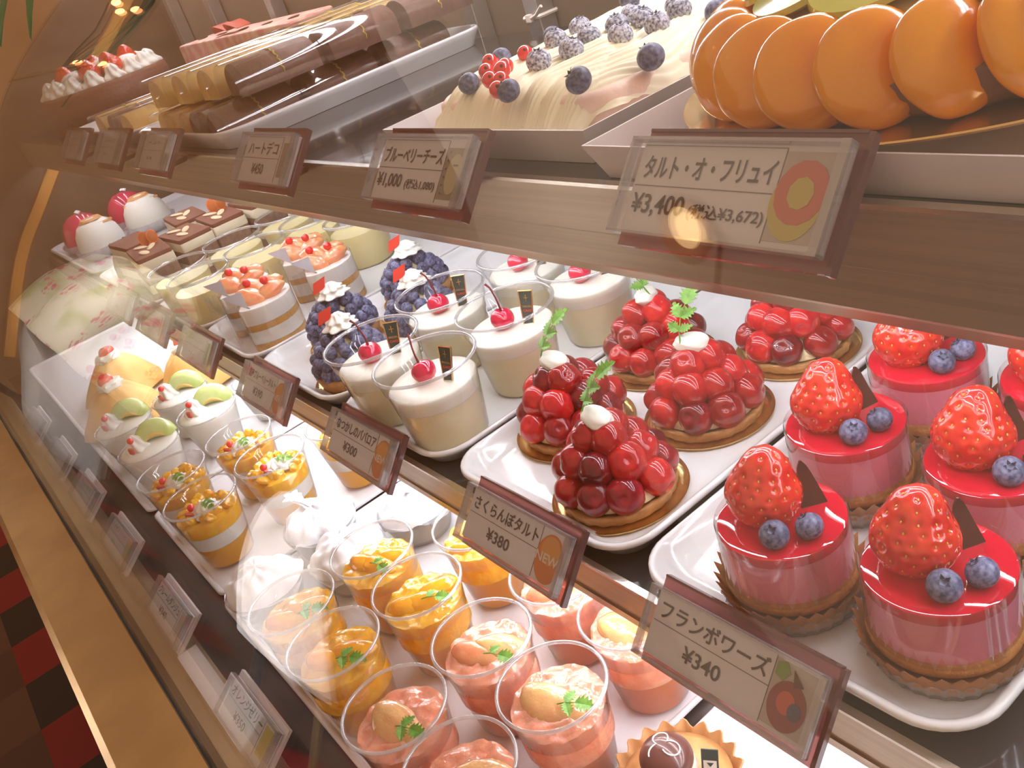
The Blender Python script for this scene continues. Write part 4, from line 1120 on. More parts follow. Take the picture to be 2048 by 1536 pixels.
# ------------------------------------------------------------------ melon cream cups
def make_melon(seed):
    rr = random.Random(seed)
    r = thing('melon_cream_cup', '', 'dessert cup', (0, 0, 0))
    h, r0, r1 = .060, .0290, .0410
    cup_parts(r, r0, r1, h, .0011)
    f = lambda z: r0 + (r1 - r0) * z / h - .0008
    obj('white_mousse', MB().lathe([(.001, .0008), (f(.001) - .001, .0008), (f(.003), .003), (f(.052), .052), (f(.058) - .001, .0585), (f(.058) - .006, .0620), (.02, .0640), (.001, .0645)], 56), 'cream', r, angle=70)
    x, y = off(-.012, -.006)
    obj('cream_swirl', cream_swirl_mb(.0150, .0220, 1.6, 6), 'cream', r, (x, y, .0620))
    for i, (rt, b, a) in enumerate(((.006, .004, 65), (.020, .010, 80))[:1]):
        x, y = off(rt + .006, b)
        mb = MB(); rg = []; n = 16
        for k in range(n + 1):
            t = k / n; an = R(-70 + 140 * t); w_ = .0098 * (math.sin(math.pi * (.10 + .80 * t))) ** .45
            cx, cz = .024 * math.sin(an), .026 * math.cos(an)
            bot = .30 * cz
            cx *= 1.15; cz *= 1.2; w_ *= 1.15
            rg.append([(cx * .62, -w_ * .75, bot), (cx * .95, -w_, cz * .8), (cx * 1.04, -w_ * .6, cz * .98), (cx * 1.06, 0, cz * 1.02), (cx * 1.04, w_ * .6, cz * .98), (cx * .95, w_, cz * .8), (cx * .62, w_ * .75, bot)])
        o = obj('melon_slice', mb.rings(rg), 'melon', r, (x, y, .0590), (R(-14), R(8), R(a)), angle=55)
        obj('seed_side', MB().tube([(-.012, -.0088, .0070), (-.005, -.0096, .0110), (.0, -.0098, .0120), (.006, -.0096, .0105), (.012, -.0088, .0070)], [.0010, .0020, .0022, .0020, .0010], 8), 'melonorange', o)
    x, y = off(-.013, -.014)
    obj('redcurrant', MB().ball((0, 0, 0), .0042, 16, 10), 'currant', r, (x, y, .0800))
    x, y = off(-.016, -.021)
    obj('red_garnish', MB().box((-.0030, -.0015, -.0050), (.0030, .0015, .0050)), 'redgarnish', r, (x, y, .0690), (R(15), R(15), R(40)), bevel=.0006, smooth=False)
    return r
G = 'melon cream cups'
ml = make_melon(1)
ml.location = (-1.2000, -.0130, ZB); ml['group'] = G; ml['label'] = 'white cream cup with melon slice on the right, behind the second row mango cup'
dup(ml, 'white cream cup with melon slice at the front left, red garnish near the glass', (-1.1900, -.1000, ZB), R(5), G)
dup(ml, 'white cream cup with melon slice farther left, behind the front cups', (-1.3050, -.0180, ZB), R(-12), G)
dup(ml, 'white cream cup under the middle shelf, half hidden by a price tag', (-1.2150, .0760, ZB), R(15), G, skip=('melon_slice',))
dup(ml, 'white cream cup far left at the front, faint behind the reflection', (-1.3100, -.1030, ZB), R(-4), G)

# ------------------------------------------------------------------ folded yellow crepes
def make_crepe(seed):
    r = thing('folded_crepe', '', 'crepe', (0, 0, 0))
    rr = random.Random(seed)
    pb = MB(); rg = []; n = 72
    for z, rad, k in ((0, .030, 0), (.001, .033, .02), (.014, .046, .05), (.022, .052, .08)):
        rg.append([(rad * (1 + k * math.sin(9 * 2 * math.pi * i / n + seed)) * math.cos(2 * math.pi * i / n), rad * (1 + k * math.sin(9 * 2 * math.pi * i / n + seed)) * math.sin(2 * math.pi * i / n), z) for i in range(n)])
    pb.rings(rg, True, True, False)
    obj('paper_sheet', pb, 'liloc', r, angle=70)
    # a cone of folded crepe with deep pleats meeting at the top
    rg = []; n = 90
    for k in range(15):
        t = k / 14; ring = []
        for i in range(n):
            a = 2 * math.pi * i / n
            pl = .16 * abs(math.sin(2.5 * a + seed)) + .05 * math.sin(9 * a + 4 * t)
            rad = .058 * (1 - t) ** .62 * (1 - .6 * pl) + .014 * (1 if t < 1 else .5)
            ring.append((rad * math.cos(a), rad * math.sin(a), .004 + .062 * t + .004 * noise.noise(Vector((math.cos(a) * 2, math.sin(a) * 2, t * 2 + seed)))))
        rg.append(ring)
    obj('crepe_folds', MB().rings(rg), 'crepe', r, angle=75)
    obj('cream', bumpy((0, 0, 0), (.022, .020, .010), seed, .30, 2.2, 26, 18), 'cream', r, (0, 0, .0670))
    x, y = off(-.003, .001)
    strawberry(r, (x, y, .0745), .0125, (R(70), R(20), R(40 * seed)), 0)
    return r
M['liloc'] = pbr('lilac_white_paper', (0.80, 0.77, 0.86), 0.6)
G = 'folded yellow crepes on white paper'
ck = make_crepe(1)
ck.location = (-1.4700, -.0780, ZB); ck['group'] = G; ck['label'] = 'folded yellow crepe with strawberry on top, nearest of the crepes'
dup(ck, 'folded yellow crepe behind, cut off by two price tags', (-1.4700, .0500, ZB), R(80), G)
dup(ck, 'folded yellow crepe farther left, faint in the floral reflection', (-1.6100, -.0450, ZB), R(150), G)

# ------------------------------------------------------------------ small pastry at the bottom right
def make_pastry():
    r = thing('choux_pastry', 'brown pastry in a pleated cup with a chocolate top and white swirl, bottom edge', 'pastry', (0, 0, 0))
    n = 120; rg = []
    for z, rad, k in ((0, .026, 0), (.001, .028, .01), (.020, .036, .03), (.033, .0415, .055), (.0335, .0405, .055), (.020, .0345, .03), (.004, .027, 0)):
        rg.append([(rad * (1 + k * math.cos(20 * 2 * math.pi * i / n)) * math.cos(2 * math.pi * i / n), rad * (1 + k * math.cos(20 * 2 * math.pi * i / n)) * math.sin(2 * math.pi * i / n), z + (.0012 * math.cos(20 * 2 * math.pi * i / n) if z > .03 else 0)) for i in range(n)])
    obj('pleated_cup', MB().rings(rg), 'caramelpaper', r, angle=70)
    obj('pastry_body', MB().lathe([(.001, .004), (.026, .004), (.034, .022), (.036, .030), (.028, .036, .04), (.016, .0385, .05), (.001, .039)], 90, flute=14), 'caramel', r, angle=70)
    obj('cream_base', MB().lathe([(.001, .037), (.0145, .037), (.0160, .041), (.0150, .046), (.001, .047)], 40), 'ivory', r, (0, 0, 0), angle=70)
    x, y = off(-.002, 0)
    cp = obj('chocolate_top', MB().ball((0, 0, 0), (.0170, .0170, .0120), 36, 20), 'chocdome', r, (x, y, .0525))
    mb = MB(); pts = []
    for i in range(30):
        t = i / 29; a = R(-40 + 300 * t) ; rad = .0035 + .0075 * abs(math.sin(2.4 * t * math.pi))
        px_, py_ = rad * math.cos(a), rad * math.sin(a)
        pts.append((px_, py_, .0120 * math.sqrt(max(0, 1 - (px_ * px_ + py_ * py_) / .0170 ** 2)) + .0003))
    mb.tube(pts, .0005, 6)
    obj('white_swirl', mb, 'white_ink', cp)
    x, y = off(.021, -.010)
    pk = obj('pick', MB().box((-.0052, -.0004, 0), (.0052, .0004, .0150)), 'black_paper', r, (x, y, .0415), (R(-14), R(8), R(40)), smooth=False)
    obj('white_border', MB().box((-.0040, -.0006, .0010), (.0040, -.0003, .0070)), 'white_ink', pk, smooth=False)
    obj('emblem', MB().add([(-.0020, -.0008, .0056), (.0022, -.0008, .0056), (.0002, -.0008, .0026), (-.0020, -.0006, .0056), (.0022, -.0006, .0056), (.0002, -.0006, .0026)], [(0, 1, 2), (5, 4, 3), (0, 3, 4, 1), (1, 4, 5, 2), (2, 5, 3, 0)]), 'black_paper', pk, smooth=False)
    r.location = (-.3330, -.0120, ZB)
    return r
M['caramelpaper'] = pbr('caramel_pleated_paper', (0.62, 0.32, 0.14), 0.45, var=(0.72, 0.42, 0.20), vscale=60)
M['caramel'] = pbr('caramel_pastry', (0.66, 0.33, 0.12), 0.45, coat=0.3, var=(0.48, 0.22, 0.08), vscale=60, bump=0.4, bscale=120)
M['chocdome'] = pbr('chocolate_coating', (0.13, 0.045, 0.035), 0.28, coat=0.3)
make_pastry()
# ------------------------------------------------------------------ upper shelf: cake boxes
ZU = .2173
def box_mb(w, d, h, flare, t=.0012):
    """Open folded card box, walls leaning outwards."""
    def rect(e): return [(w / 2 + e, d / 2 + e), (-w / 2 - e, d / 2 + e), (-w / 2 - e, -d / 2 - e), (w / 2 + e, -d / 2 - e)]
    L = [(-.002, 0), (0, 0), (flare, h), (flare - t * 1.1, h), (-t * 1.2, t), (-.002, t)]
    return MB().rings([[(x, y, z) for x, y in rect(e)] for e, z in L])
def cake_box(label, x0, x1, y0, y1, h, flare):
    o = obj('cake_box', box_mb(x1 - x0 - 2 * flare, y1 - y0 - 2 * flare, h, flare), 'cardboard', None, ((x0 + x1) / 2, (y0 + y1) / 2, ZU), smooth=False)
    return tag(o, label, 'box', 'open white cake boxes on the upper shelf')
cake_box('open white card box around the blueberry cheese cake', -.572, -.362, .071, .385, .0205, .008)
cake_box('open white card box carrying the large orange fruit tart', -.3480, -.095, .0565, .330, .0187, .007)

# ------------------------------------------------------------------ blueberry cheese cake
ch = thing('blueberry_cheese_cake', 'long cheese cake with wavy piped cream, redcurrants and sugared blueberries', 'cake', (0, 0, 0))
CX0, CX1, CY0, CY1, CZ0, CZT = -.556, -.378, .089, .365, .2192, .2460
def cake_block():
    rg = []
    w, d = CX1 - CX0 - .006, CY1 - CY0 - .012; cx, cy = (CX0 + CX1) / 2, (CY0 + CY1) / 2 + .004
    pts = rrect(w, d, .022, 10)
    # densify long sides
    P = []
    for i in range(len(pts)):
        a, b = Vector(pts[i]), Vector(pts[(i + 1) % len(pts)])
        k = max(1, int((b - a).length / .006))
        P += [tuple(a + (b - a) * j / k) for j in range(k)]
    for z, k in ((CZ0, .985), (CZ0 + .002, 1.0), (CZT - .010, 1.0), (CZT - .004, .992), (CZT - .001, .965)):
        rg.append([(cx + x * k * (1 + .012 * noise.noise(Vector((x * 40, y * 40, z * 120)))), cy + y * k * (1 + .006 * noise.noise(Vector((x * 40, y * 40, z * 120)))), z) for x, y in P])
    return MB().rings(rg)
obj('cake_body', cake_block(), 'pink_cream', ch, angle=60)
def piped_top():
    nx, ny = 300, 170; vs = []; fs = []
    w, d = CX1 - CX0 + .002, CY1 - CY0 + .003; cx, cy = (CX0 + CX1) / 2, (CY0 + CY1) / 2
    for j in range(ny + 1):
        for i in range(nx + 1):
            u, v = i / nx * 2 - 1, j / ny * 2 - 1
            # squircle outline
            k = 1.0 / max(1e-6, (abs(u) ** 7 + abs(v) ** 7) ** (1 / 7)) * max(abs(u), abs(v)) if (u or v) else 1
            x, y = u * k * w / 2, v * k * d / 2
            ed = max(abs(u), abs(v))
            wob = .0075 * math.sin(y * 52 + 2.2 * math.sin(x * 16)) + .004 * noise.noise(Vector((x * 18, y * 18, 0)))
            s = x + wob
            rope = abs(math.sin(s * 150))            # broad ropes
            fine = abs(math.sin(s * 900 + 2.0 * math.sin(y * 30)))   # star-nozzle grooves
            h = .0062 * rope ** .75 + .0017 * fine + .0018 * noise.noise(Vector((x * 60, y * 35, 3)))
            fall = max(0, (ed - .80) / .20)
            z = CZT - .002 + h * (1 - .5 * fall) + .0050 * (1 - u * u) * (1 - v ** 4) - .0120 * fall ** 2.0
            front = max(0, (-v - .86) / .14) ** 2 * (1 - abs(u) ** 6)
            z -= front * (.0125 + .003 * math.sin(s * 300))
            x += cx + .0022 * math.sin(y * 150) * fall; y += cy - .004 * front
            vs.append((x, y, z))
    for j in range(ny):
        for i in range(nx):
            a = j * (nx + 1) + i
            fs.append((a, a + 1, a + nx + 2, a + nx + 1))
    # closing underside
    b = len(vs)
    ring = [i for i in range(nx + 1)] + [j * (nx + 1) + nx for j in range(1, ny + 1)] + [ny * (nx + 1) + i for i in range(nx - 1, -1, -1)] + [j * (nx + 1) for j in range(ny - 1, 0, -1)]
    for q in ring: vs.append((cx + (vs[q][0] - cx) * .93, cy + (vs[q][1] - cy) * .95, min(CZT - .012, vs[q][2] - .001)))
    m = len(ring)
    for i in range(m):
        fs.append((ring[i], b + i, b + (i + 1) % m, ring[(i + 1) % m]))
    return MB().add(vs, fs)
obj('piped_cream', piped_top(), 'butter_cream', ch, angle=80)
for i, (x, y, z, s) in enumerate(((-.3895, .0985, .2530, .0075), (-.4450, .0920, .2515, .0070), (-.5050, .1060, .2530, .0070), (-.3780, .1410, .2500, .0078), (-.5480, .1650, .2515, .0070), (-.5440, .2100, .2515, .0068), (-.5220, .2680, .2560, .0075), (-.3900, .2100, .2530, .0075), (-.3880, .2800, .2530, .0075))):
    blueberry(ch, (x, y, z + .0015), s, (R(-20 + 13 * i), R(35), R(200)))
for i, (x, y) in enumerate(((-.504, .203), (-.460, .196), (-.446, .205), (-.424, .215), (-.501, .178), (-.453, .150), (-.430, .170), (-.415, .186), (-.462, .131), (-.463, .174), (-.440, .230), (-.470, .220), (-.420, .250), (-.450, .265))):
    blueberry(ch, (x, y, .2575), .0078, (R(18 * math.sin(i)), R(15 * math.cos(i * 2)), i), sugar=True, name='sugared_blueberry')
for i, (x, y, z) in enumerate(((-.520, .138, .2555), (-.490, .126, .2570), (-.506, .122, .2560), (-.476, .103, .2560), (-.462, .101, .2560), (-.452, .090, .2540), (-.502, .152, .2570), (-.474, .112, .2590), (-.514, .132, .2590))):
    c = obj('redcurrant', MB().ball((0, 0, 0), .0052, 20, 12), 'currant', ch, (x, y, z + .0005))
    obj('tip', MB().ball((.0038, -.0022, .0030), .0012, 8, 6), 'currantdot', c)

# ------------------------------------------------------------------ large fruit tart
ft = thing('fruit_tart', 'large fruit tart ringed with overlapping glazed orange slices, right end of the upper shelf', 'tart', (-.2260, .1695, ZU + .0190))
obj('gold_board', MB().lathe([(.001, 0), (.113, 0), (.1155, .0006), (.1165, .0018), (.1160, .0024), (.112, .0018), (.001, .0018)], 110, flute=55), 'goldfoil', ft, angle=50)
n = 176; rg = []
for z, rad, k in ((.002, .098, .0), (.0022, .104, .012), (.012, .1055, .02), (.018, .1075, .022), (.0182, .1060, .022), (.012, .1035, .02), (.004, .0975, 0)):
    rg.append([(rad * (1 + k * math.cos(44 * 2 * math.pi * i / n)) * math.cos(2 * math.pi * i / n), rad * (1 + k * math.cos(44 * 2 * math.pi * i / n)) * math.sin(2 * math.pi * i / n), z) for i in range(int(n * .20))])
fo = MB().rings(rg, False, False, False)
obj('foil_case', xf(fo, Matrix.Rotation(R(160), 4, 'Z')), 'foil', ft, angle=40)
mb = MB().lathe([(.001, .0025), (.094, .0025), (.098, .005, .008), (.1010, .012, .012), (.1015, .0180, .012), (.098, .0195), (.001, .0195)], 180, flute=40)
mb.v = [(x * (1 + .012 * noise.noise(Vector((x, y, z)) * 90)), y * (1 + .012 * noise.noise(Vector((x, y, z)) * 90)), z + .001 * noise.noise(Vector((x, y, 3)) * 120)) for x, y, z in mb.v]
obj('crust', mb, 'darkcrust', ft, angle=70)
obj('cream_filling', MB().lathe([(.001, .0196), (.090, .0196), (.086, .024), (.072, .037), (.050, .045), (.001, .049)], 80), 'tartcream', ft, angle=80)
NS = 24
for i in range(NS):
    a = 2 * math.pi * i / NS
    dg_ = (math.degrees(a) + 180) % 360 - 180
    lift = .010 if -45 < dg_ < 100 else 0.0
    mt = Matrix.Rotation(a, 4, 'Z') @ Matrix.Translation((.0930, 0, .0218 + lift)) @ Matrix.Rotation(R(-30), 4, 'Y') @ Matrix.Rotation(R(36), 4, 'Z') @ Matrix.Rotation(R(6 * math.sin(i * 2.1)), 4, 'X')
    def fn(d): return 1 - .10 * max(0, d.y) + .025 * noise.noise(d * 2 + Vector((i * 2.0, 0, 0)))
    o = obj('orange_slice', MB().ball((0, 0, 0), (.0090, .0225, .0218), 36, 24, fn=fn), 'orangeslice', ft)
    o.matrix_basis = mt
for i in range(11):
    a = 2 * math.pi * (i + .4) / 11
    o = obj('kiwi_slice', MB().lathe([(.001, 0), (.021, .0004), (.0235, .0022), (.0225, .0045), (.001, .0052)], 40), 'kiwi', ft)
    o.matrix_basis = Matrix.Rotation(a, 4, 'Z') @ Matrix.Translation((.060, 0, .0440)) @ Matrix.Rotation(R(20), 4, 'Y')
for i in range(6):
    a = 2 * math.pi * i / 6
    strawberry(ft, (.026 * math.cos(a), .026 * math.sin(a), .0590), .0130, (R(70), 0, a + R(90)), i % 2)
obj('glaze_pool', MB().lathe([(.001, .0490), (.036, .0490), (.040, .051), (.024, .0535), (.001, .0540)], 48), 'glaze', ft, angle=60)

# ------------------------------------------------------------------ film wrapped roll cakes
def make_roll(kind):
    r = thing('film_wrapped_roll', '', 'roll cake', (0, 0, 0))
    W, L, H = .050, .082, .0310
    def arch(w, h, n=22):
        return [(w / 2 * math.cos(math.pi * i / n), .008 + (h - .008) * math.sin(math.pi * i / n) ** .8) for i in range(n + 1)]
    def sec(w, h): return [(w / 2, .0004)] + arch(w, h) + [(-w / 2, .0004)]
    body = MB().rings([[(x * k, y, .0004 + z * k2) for x, z in sec(W, H)] for y, k, k2 in ((-L / 2, .97, .98), (-L / 2 + .001, 1, 1), (0, 1.0, 1.0), (L / 2 - .001, 1, 1), (L / 2, .97, .98))])
    obj('cake_roll', body, 'rollchoc' if kind == 'choc' else 'rollyellow', r, angle=50)
    fl_ = [[(x, y, z + .0006) for x, z in sec(W + .0045, H + .0024)] for y in (-L / 2 - .010, 0, L / 2 + .003)]
    obj('film', MB().rings(fl_, False, False, False), 'film', r, angle=60)
    mb = MB(); s2 = arch(W + .0008, H + .0006, 30)
    mb.tube([(x, .004 * math.sin(i * 2.3) * .3, z + .0006) for i, (x, z) in enumerate(s2)], [.0005 + .0006 * abs(math.sin(i * 3.7)) for i in range(len(s2))], 6)
    obj('gold_line', mb, 'goldthread', r)
    return r
GC = 'chocolate film wrapped roll cakes'
GY = 'yellow film wrapped roll cakes'
rc = make_roll('choc'); ry = make_roll('yellow')
ROWY = (.118, .214, .310)
ROWN = ('front', 'middle', 'back')
first = {'choc': True, 'yellow': True}
def place_roll(kind, x, y, z, lb):
    src = rc if kind == 'choc' else ry
    g = GC if kind == 'choc' else GY
    if first[kind]:
        first[kind] = False; src.location = (x, y, z); src['label'] = lb; src['group'] = g
    else:
        dup(src, lb, (x, y, z), 0, g)
Z1, Z2 = ZU + .0045, ZU + .0045 + .0348
for k, y in enumerate(ROWY):
    place_roll('choc', -.9230, y, Z1, 'chocolate film wrapped roll on the tray edge, %s of the bottom row' % ROWN[k])
    place_roll('choc', -.9790, y, Z1, 'chocolate film wrapped roll, %s of the second bottom row under the stack' % ROWN[k])
    place_roll('yellow', -1.0350, y, Z1, 'yellow film wrapped roll, %s of the bottom row beside the chocolate rolls' % ROWN[k])
    place_roll('yellow', -1.0910, y, Z1, 'yellow film wrapped roll, %s of the outer bottom row on the nearer tray' % ROWN[k])
    place_roll('choc', -.9060, y + .030, Z2, 'chocolate film wrapped roll stacked on top, %s of its row' % ROWN[k])
    place_roll('yellow', -.9680, y + .022, Z2, 'yellow film wrapped roll stacked on top, %s of its row beside the chocolate ones' % ROWN[k])
    place_roll('yellow', -1.0300, y + .014, Z2, 'yellow film wrapped roll stacked on top, %s of the third row' % ROWN[k])
    place_roll('yellow', -1.0920, y + .006, Z2, 'yellow film wrapped roll stacked on top, %s of the outermost row' % ROWN[k])
for k, y in enumerate(ROWY):
    place_roll('yellow', -1.2600, y, Z1, 'yellow film wrapped roll on the farther tray, %s of its near row' % ROWN[k])
    place_roll('choc', -1.3300, y, Z1, 'chocolate film wrapped roll on the farther tray, %s of its row' % ROWN[k])
    place_roll('yellow', -1.4000, y, Z1, 'yellow film wrapped roll on the farther tray, %s of its far row' % ROWN[k])
lg = thing('long_cake', 'long flat cake with printed beige sheet and red ribbon lying on the film wrapped rolls', 'cake', (-1.360, .315, Z1 + .0342))
obj('cake_body', MB().rings([[(x, y, z) for x, y in rrect(.44 * k, .072 * k2, .008)] for z, k, k2 in ((0, .99, .95), (.001, 1, 1), (.034, 1, 1), (.036, .99, .95))]), 'wafer', lg, angle=50)
rb_ = MB()
for sg in (-1, 1):
    rb_.rings([[(sg * .002 + sg * .045 * t, -.012 - .010 * math.sin(3 * t), .004 + .010 * math.sin(math.pi * t)), (sg * .002 + sg * .045 * t, .010 - .006 * math.sin(3 * t), .004 + .010 * math.sin(math.pi * t)), (sg * .002 + sg * .045 * t, .010 - .006 * math.sin(3 * t), .0048 + .010 * math.sin(math.pi * t)), (sg * .002 + sg * .045 * t, -.012 - .010 * math.sin(3 * t), .0048 + .010 * math.sin(math.pi * t))] for t in [i / 8 for i in range(9)]])
obj('ribbon', rb_, 'ribbon', lg, (-.02, -.01, .0365), angle=50)
sw = MB()
for k in range(5):
    sw.tube([(-.18 + .09 * k + .016 * math.cos(t * .5) * t / 12, .016 * math.sin(t * .5) * t / 12, .0366) for t in range(13)], .0007, 5)
obj('printed_swirls', sw, 'choc', lg)

# ------------------------------------------------------------------ whole decorated cake at the far end
wc = thing('decorated_cake', 'round chocolate cake with cream dollops and strawberries at the far end', 'cake', (-1.760, .1900, ZU))
obj('cake_body', MB().lathe([(.001, .0004), (.108, .0004), (.110, .003), (.110, .056), (.107, .060), (.001, .061)], 72), 'chocmat', wc, angle=50)
for i in range(16):
    a = 2 * math.pi * i / 16
    obj('cream_dollop', cream_swirl_mb(.0175, .025, 1.6, 6), 'cream', wc, (.088 * math.cos(a), .088 * math.sin(a), .0602), (0, 0, a))
for i in range(9):
    a = 2 * math.pi * (i + .3) / 9
    if i % 2 == 0: strawberry(wc, (.055 * math.cos(a), .055 * math.sin(a), .0790), .0190, (R(18), 0, a), i % 2)
    else: obj('cream_dollop', bumpy((0, 0, 0), (.019, .019, .015), i, .2, 1.8), 'cream', wc, (.055 * math.cos(a), .055 * math.sin(a), .072))
for i in range(5):
    a = 2 * math.pi * i / 5
    obj('cream_dollop', bumpy((0, 0, 0), (.020, .020, .018), i + 20, .2, 1.8), 'cream', wc, (.022 * math.cos(a), .022 * math.sin(a), .076))
obj('wavy_side_panel', MB().lathe([(.1104, .012), (.1112, .013), (.1112, .050), (.1104, .051)], 72, cap0=False, cap1=False), 'rollchoc', wc, angle=50)

# cable tie on the back post, and the plant on top of the far end
zt = thing('cable_tie', 'pale nylon cable tie fastened around the back post beside the cheese cake', 'cable tie', (-.815, .413, .230))
obj('band', MB().tube([(x * 1.0, y, 0) for x, y in rrect(.0270, .0270, .004, 3)], .0022, 6, True), 'zip', zt)
obj('lock', MB().box((-.004, -.018, -.004), (.004, -.0135, .004)), 'zip', zt, bevel=.0006, smooth=False)
obj('tail', MB().tube([(.003, -.0155, 0), (.016, -.018, .003), (.030, -.020, .011)], .0018, 6), 'zip', zt)
pl_ = thing('potted_plant', 'dark green long leaved plant standing on top of the far end of the showcase', 'plant', (-1.860, .355, .460))
obj('pot', MB().lathe([(.001, 0), (.040, 0), (.052, .080), (.056, .082), (.056, .092), (.049, .092), (.046, .075), (.001, .074)], 40), 'choc', pl_, angle=50)
rr = random.Random(4)
for i, (a, Ln, dr, wd) in enumerate(((280, .33, .27, .022), (291, .31, .235, .024), (303, .30, .24, .020), (262, .30, .25, .018), (80, .14, -.02, .012), (170, .16, -.03, .012), (220, .16, .0, .012), (30, .15, -.02, .012))):
    a = R(a); mb = MB(); rg = []; k = 14
    for j in range(k + 1):
        t = j / k; w_ = wd * math.sin(math.pi * (.10 + .89 * t)) ** .8 + .0004
        d = Ln * t; z = .075 + .13 * t - (dr + .055) * t * t
        cx, cy = d * math.cos(a), d * math.sin(a); nx_, ny_ = -math.sin(a), math.cos(a)
        rg.append([(cx + nx_ * w_, cy + ny_ * w_, z + .004), (cx, cy, z), (cx - nx_ * w_, cy - ny_ * w_, z + .004), (cx, cy, z - .0008)])
    obj('leaf', mb.rings(rg), 'leafgreen', pl_, angle=60)
# ------------------------------------------------------------------ price tags
TW, TH = .105, .045
def fit(mb, x0, x1, zc, h=None):
    xs = [v[0] for v in mb.v]; ys = [v[1] for v in mb.v]
    k = (x1 - x0) / (max(xs) - min(xs)); ky = k
    if h: ky = h / (max(ys) - min(ys)); k = min(k, ky * 1.25)
    cx = (max(xs) + min(xs)) / 2; cy = (max(ys) + min(ys)) / 2
    return [((x - cx) * k + (x0 + x1) / 2, 0, (y - cy) * (ky if h else k) + zc) for x, y, z in mb.v]
def put(mb, body, x0, x1, zc, h=None):
    t = text_mb(body, .01)
    f = fit(t, x0, x1, zc, h)
    mb.add(f, t.f)
def scribble(mb, x0, x1, zc, h, seed, n=7):
    """Marks too small to read in the photo: a row of short pen strokes."""
    q = random.Random(seed); w = (x1 - x0) / n
    for i in range(n):
        cx = x0 + w * (i + .5)
        for k in range(2):
            a = (cx + q.uniform(-.35, .1) * w, 0, zc + q.uniform(-.5, .5) * h); b = (cx + q.uniform(-.1, .35) * w, 0, zc + q.uniform(-.5, .5) * h)
            mb.tube([a, b], .00022, 4)
def disc(rx, rz, y, c=(0, 0), n=40, th=.0002):
    ring = [(c[0] + rx * math.cos(2 * math.pi * i / n), y, c[1] + rz * math.sin(2 * math.pi * i / n)) for i in range(n)]
    return MB().rings([ring, [(x, y - th, z) for x, y, z in ring]])
CY = -.0030                                     # front face of the card
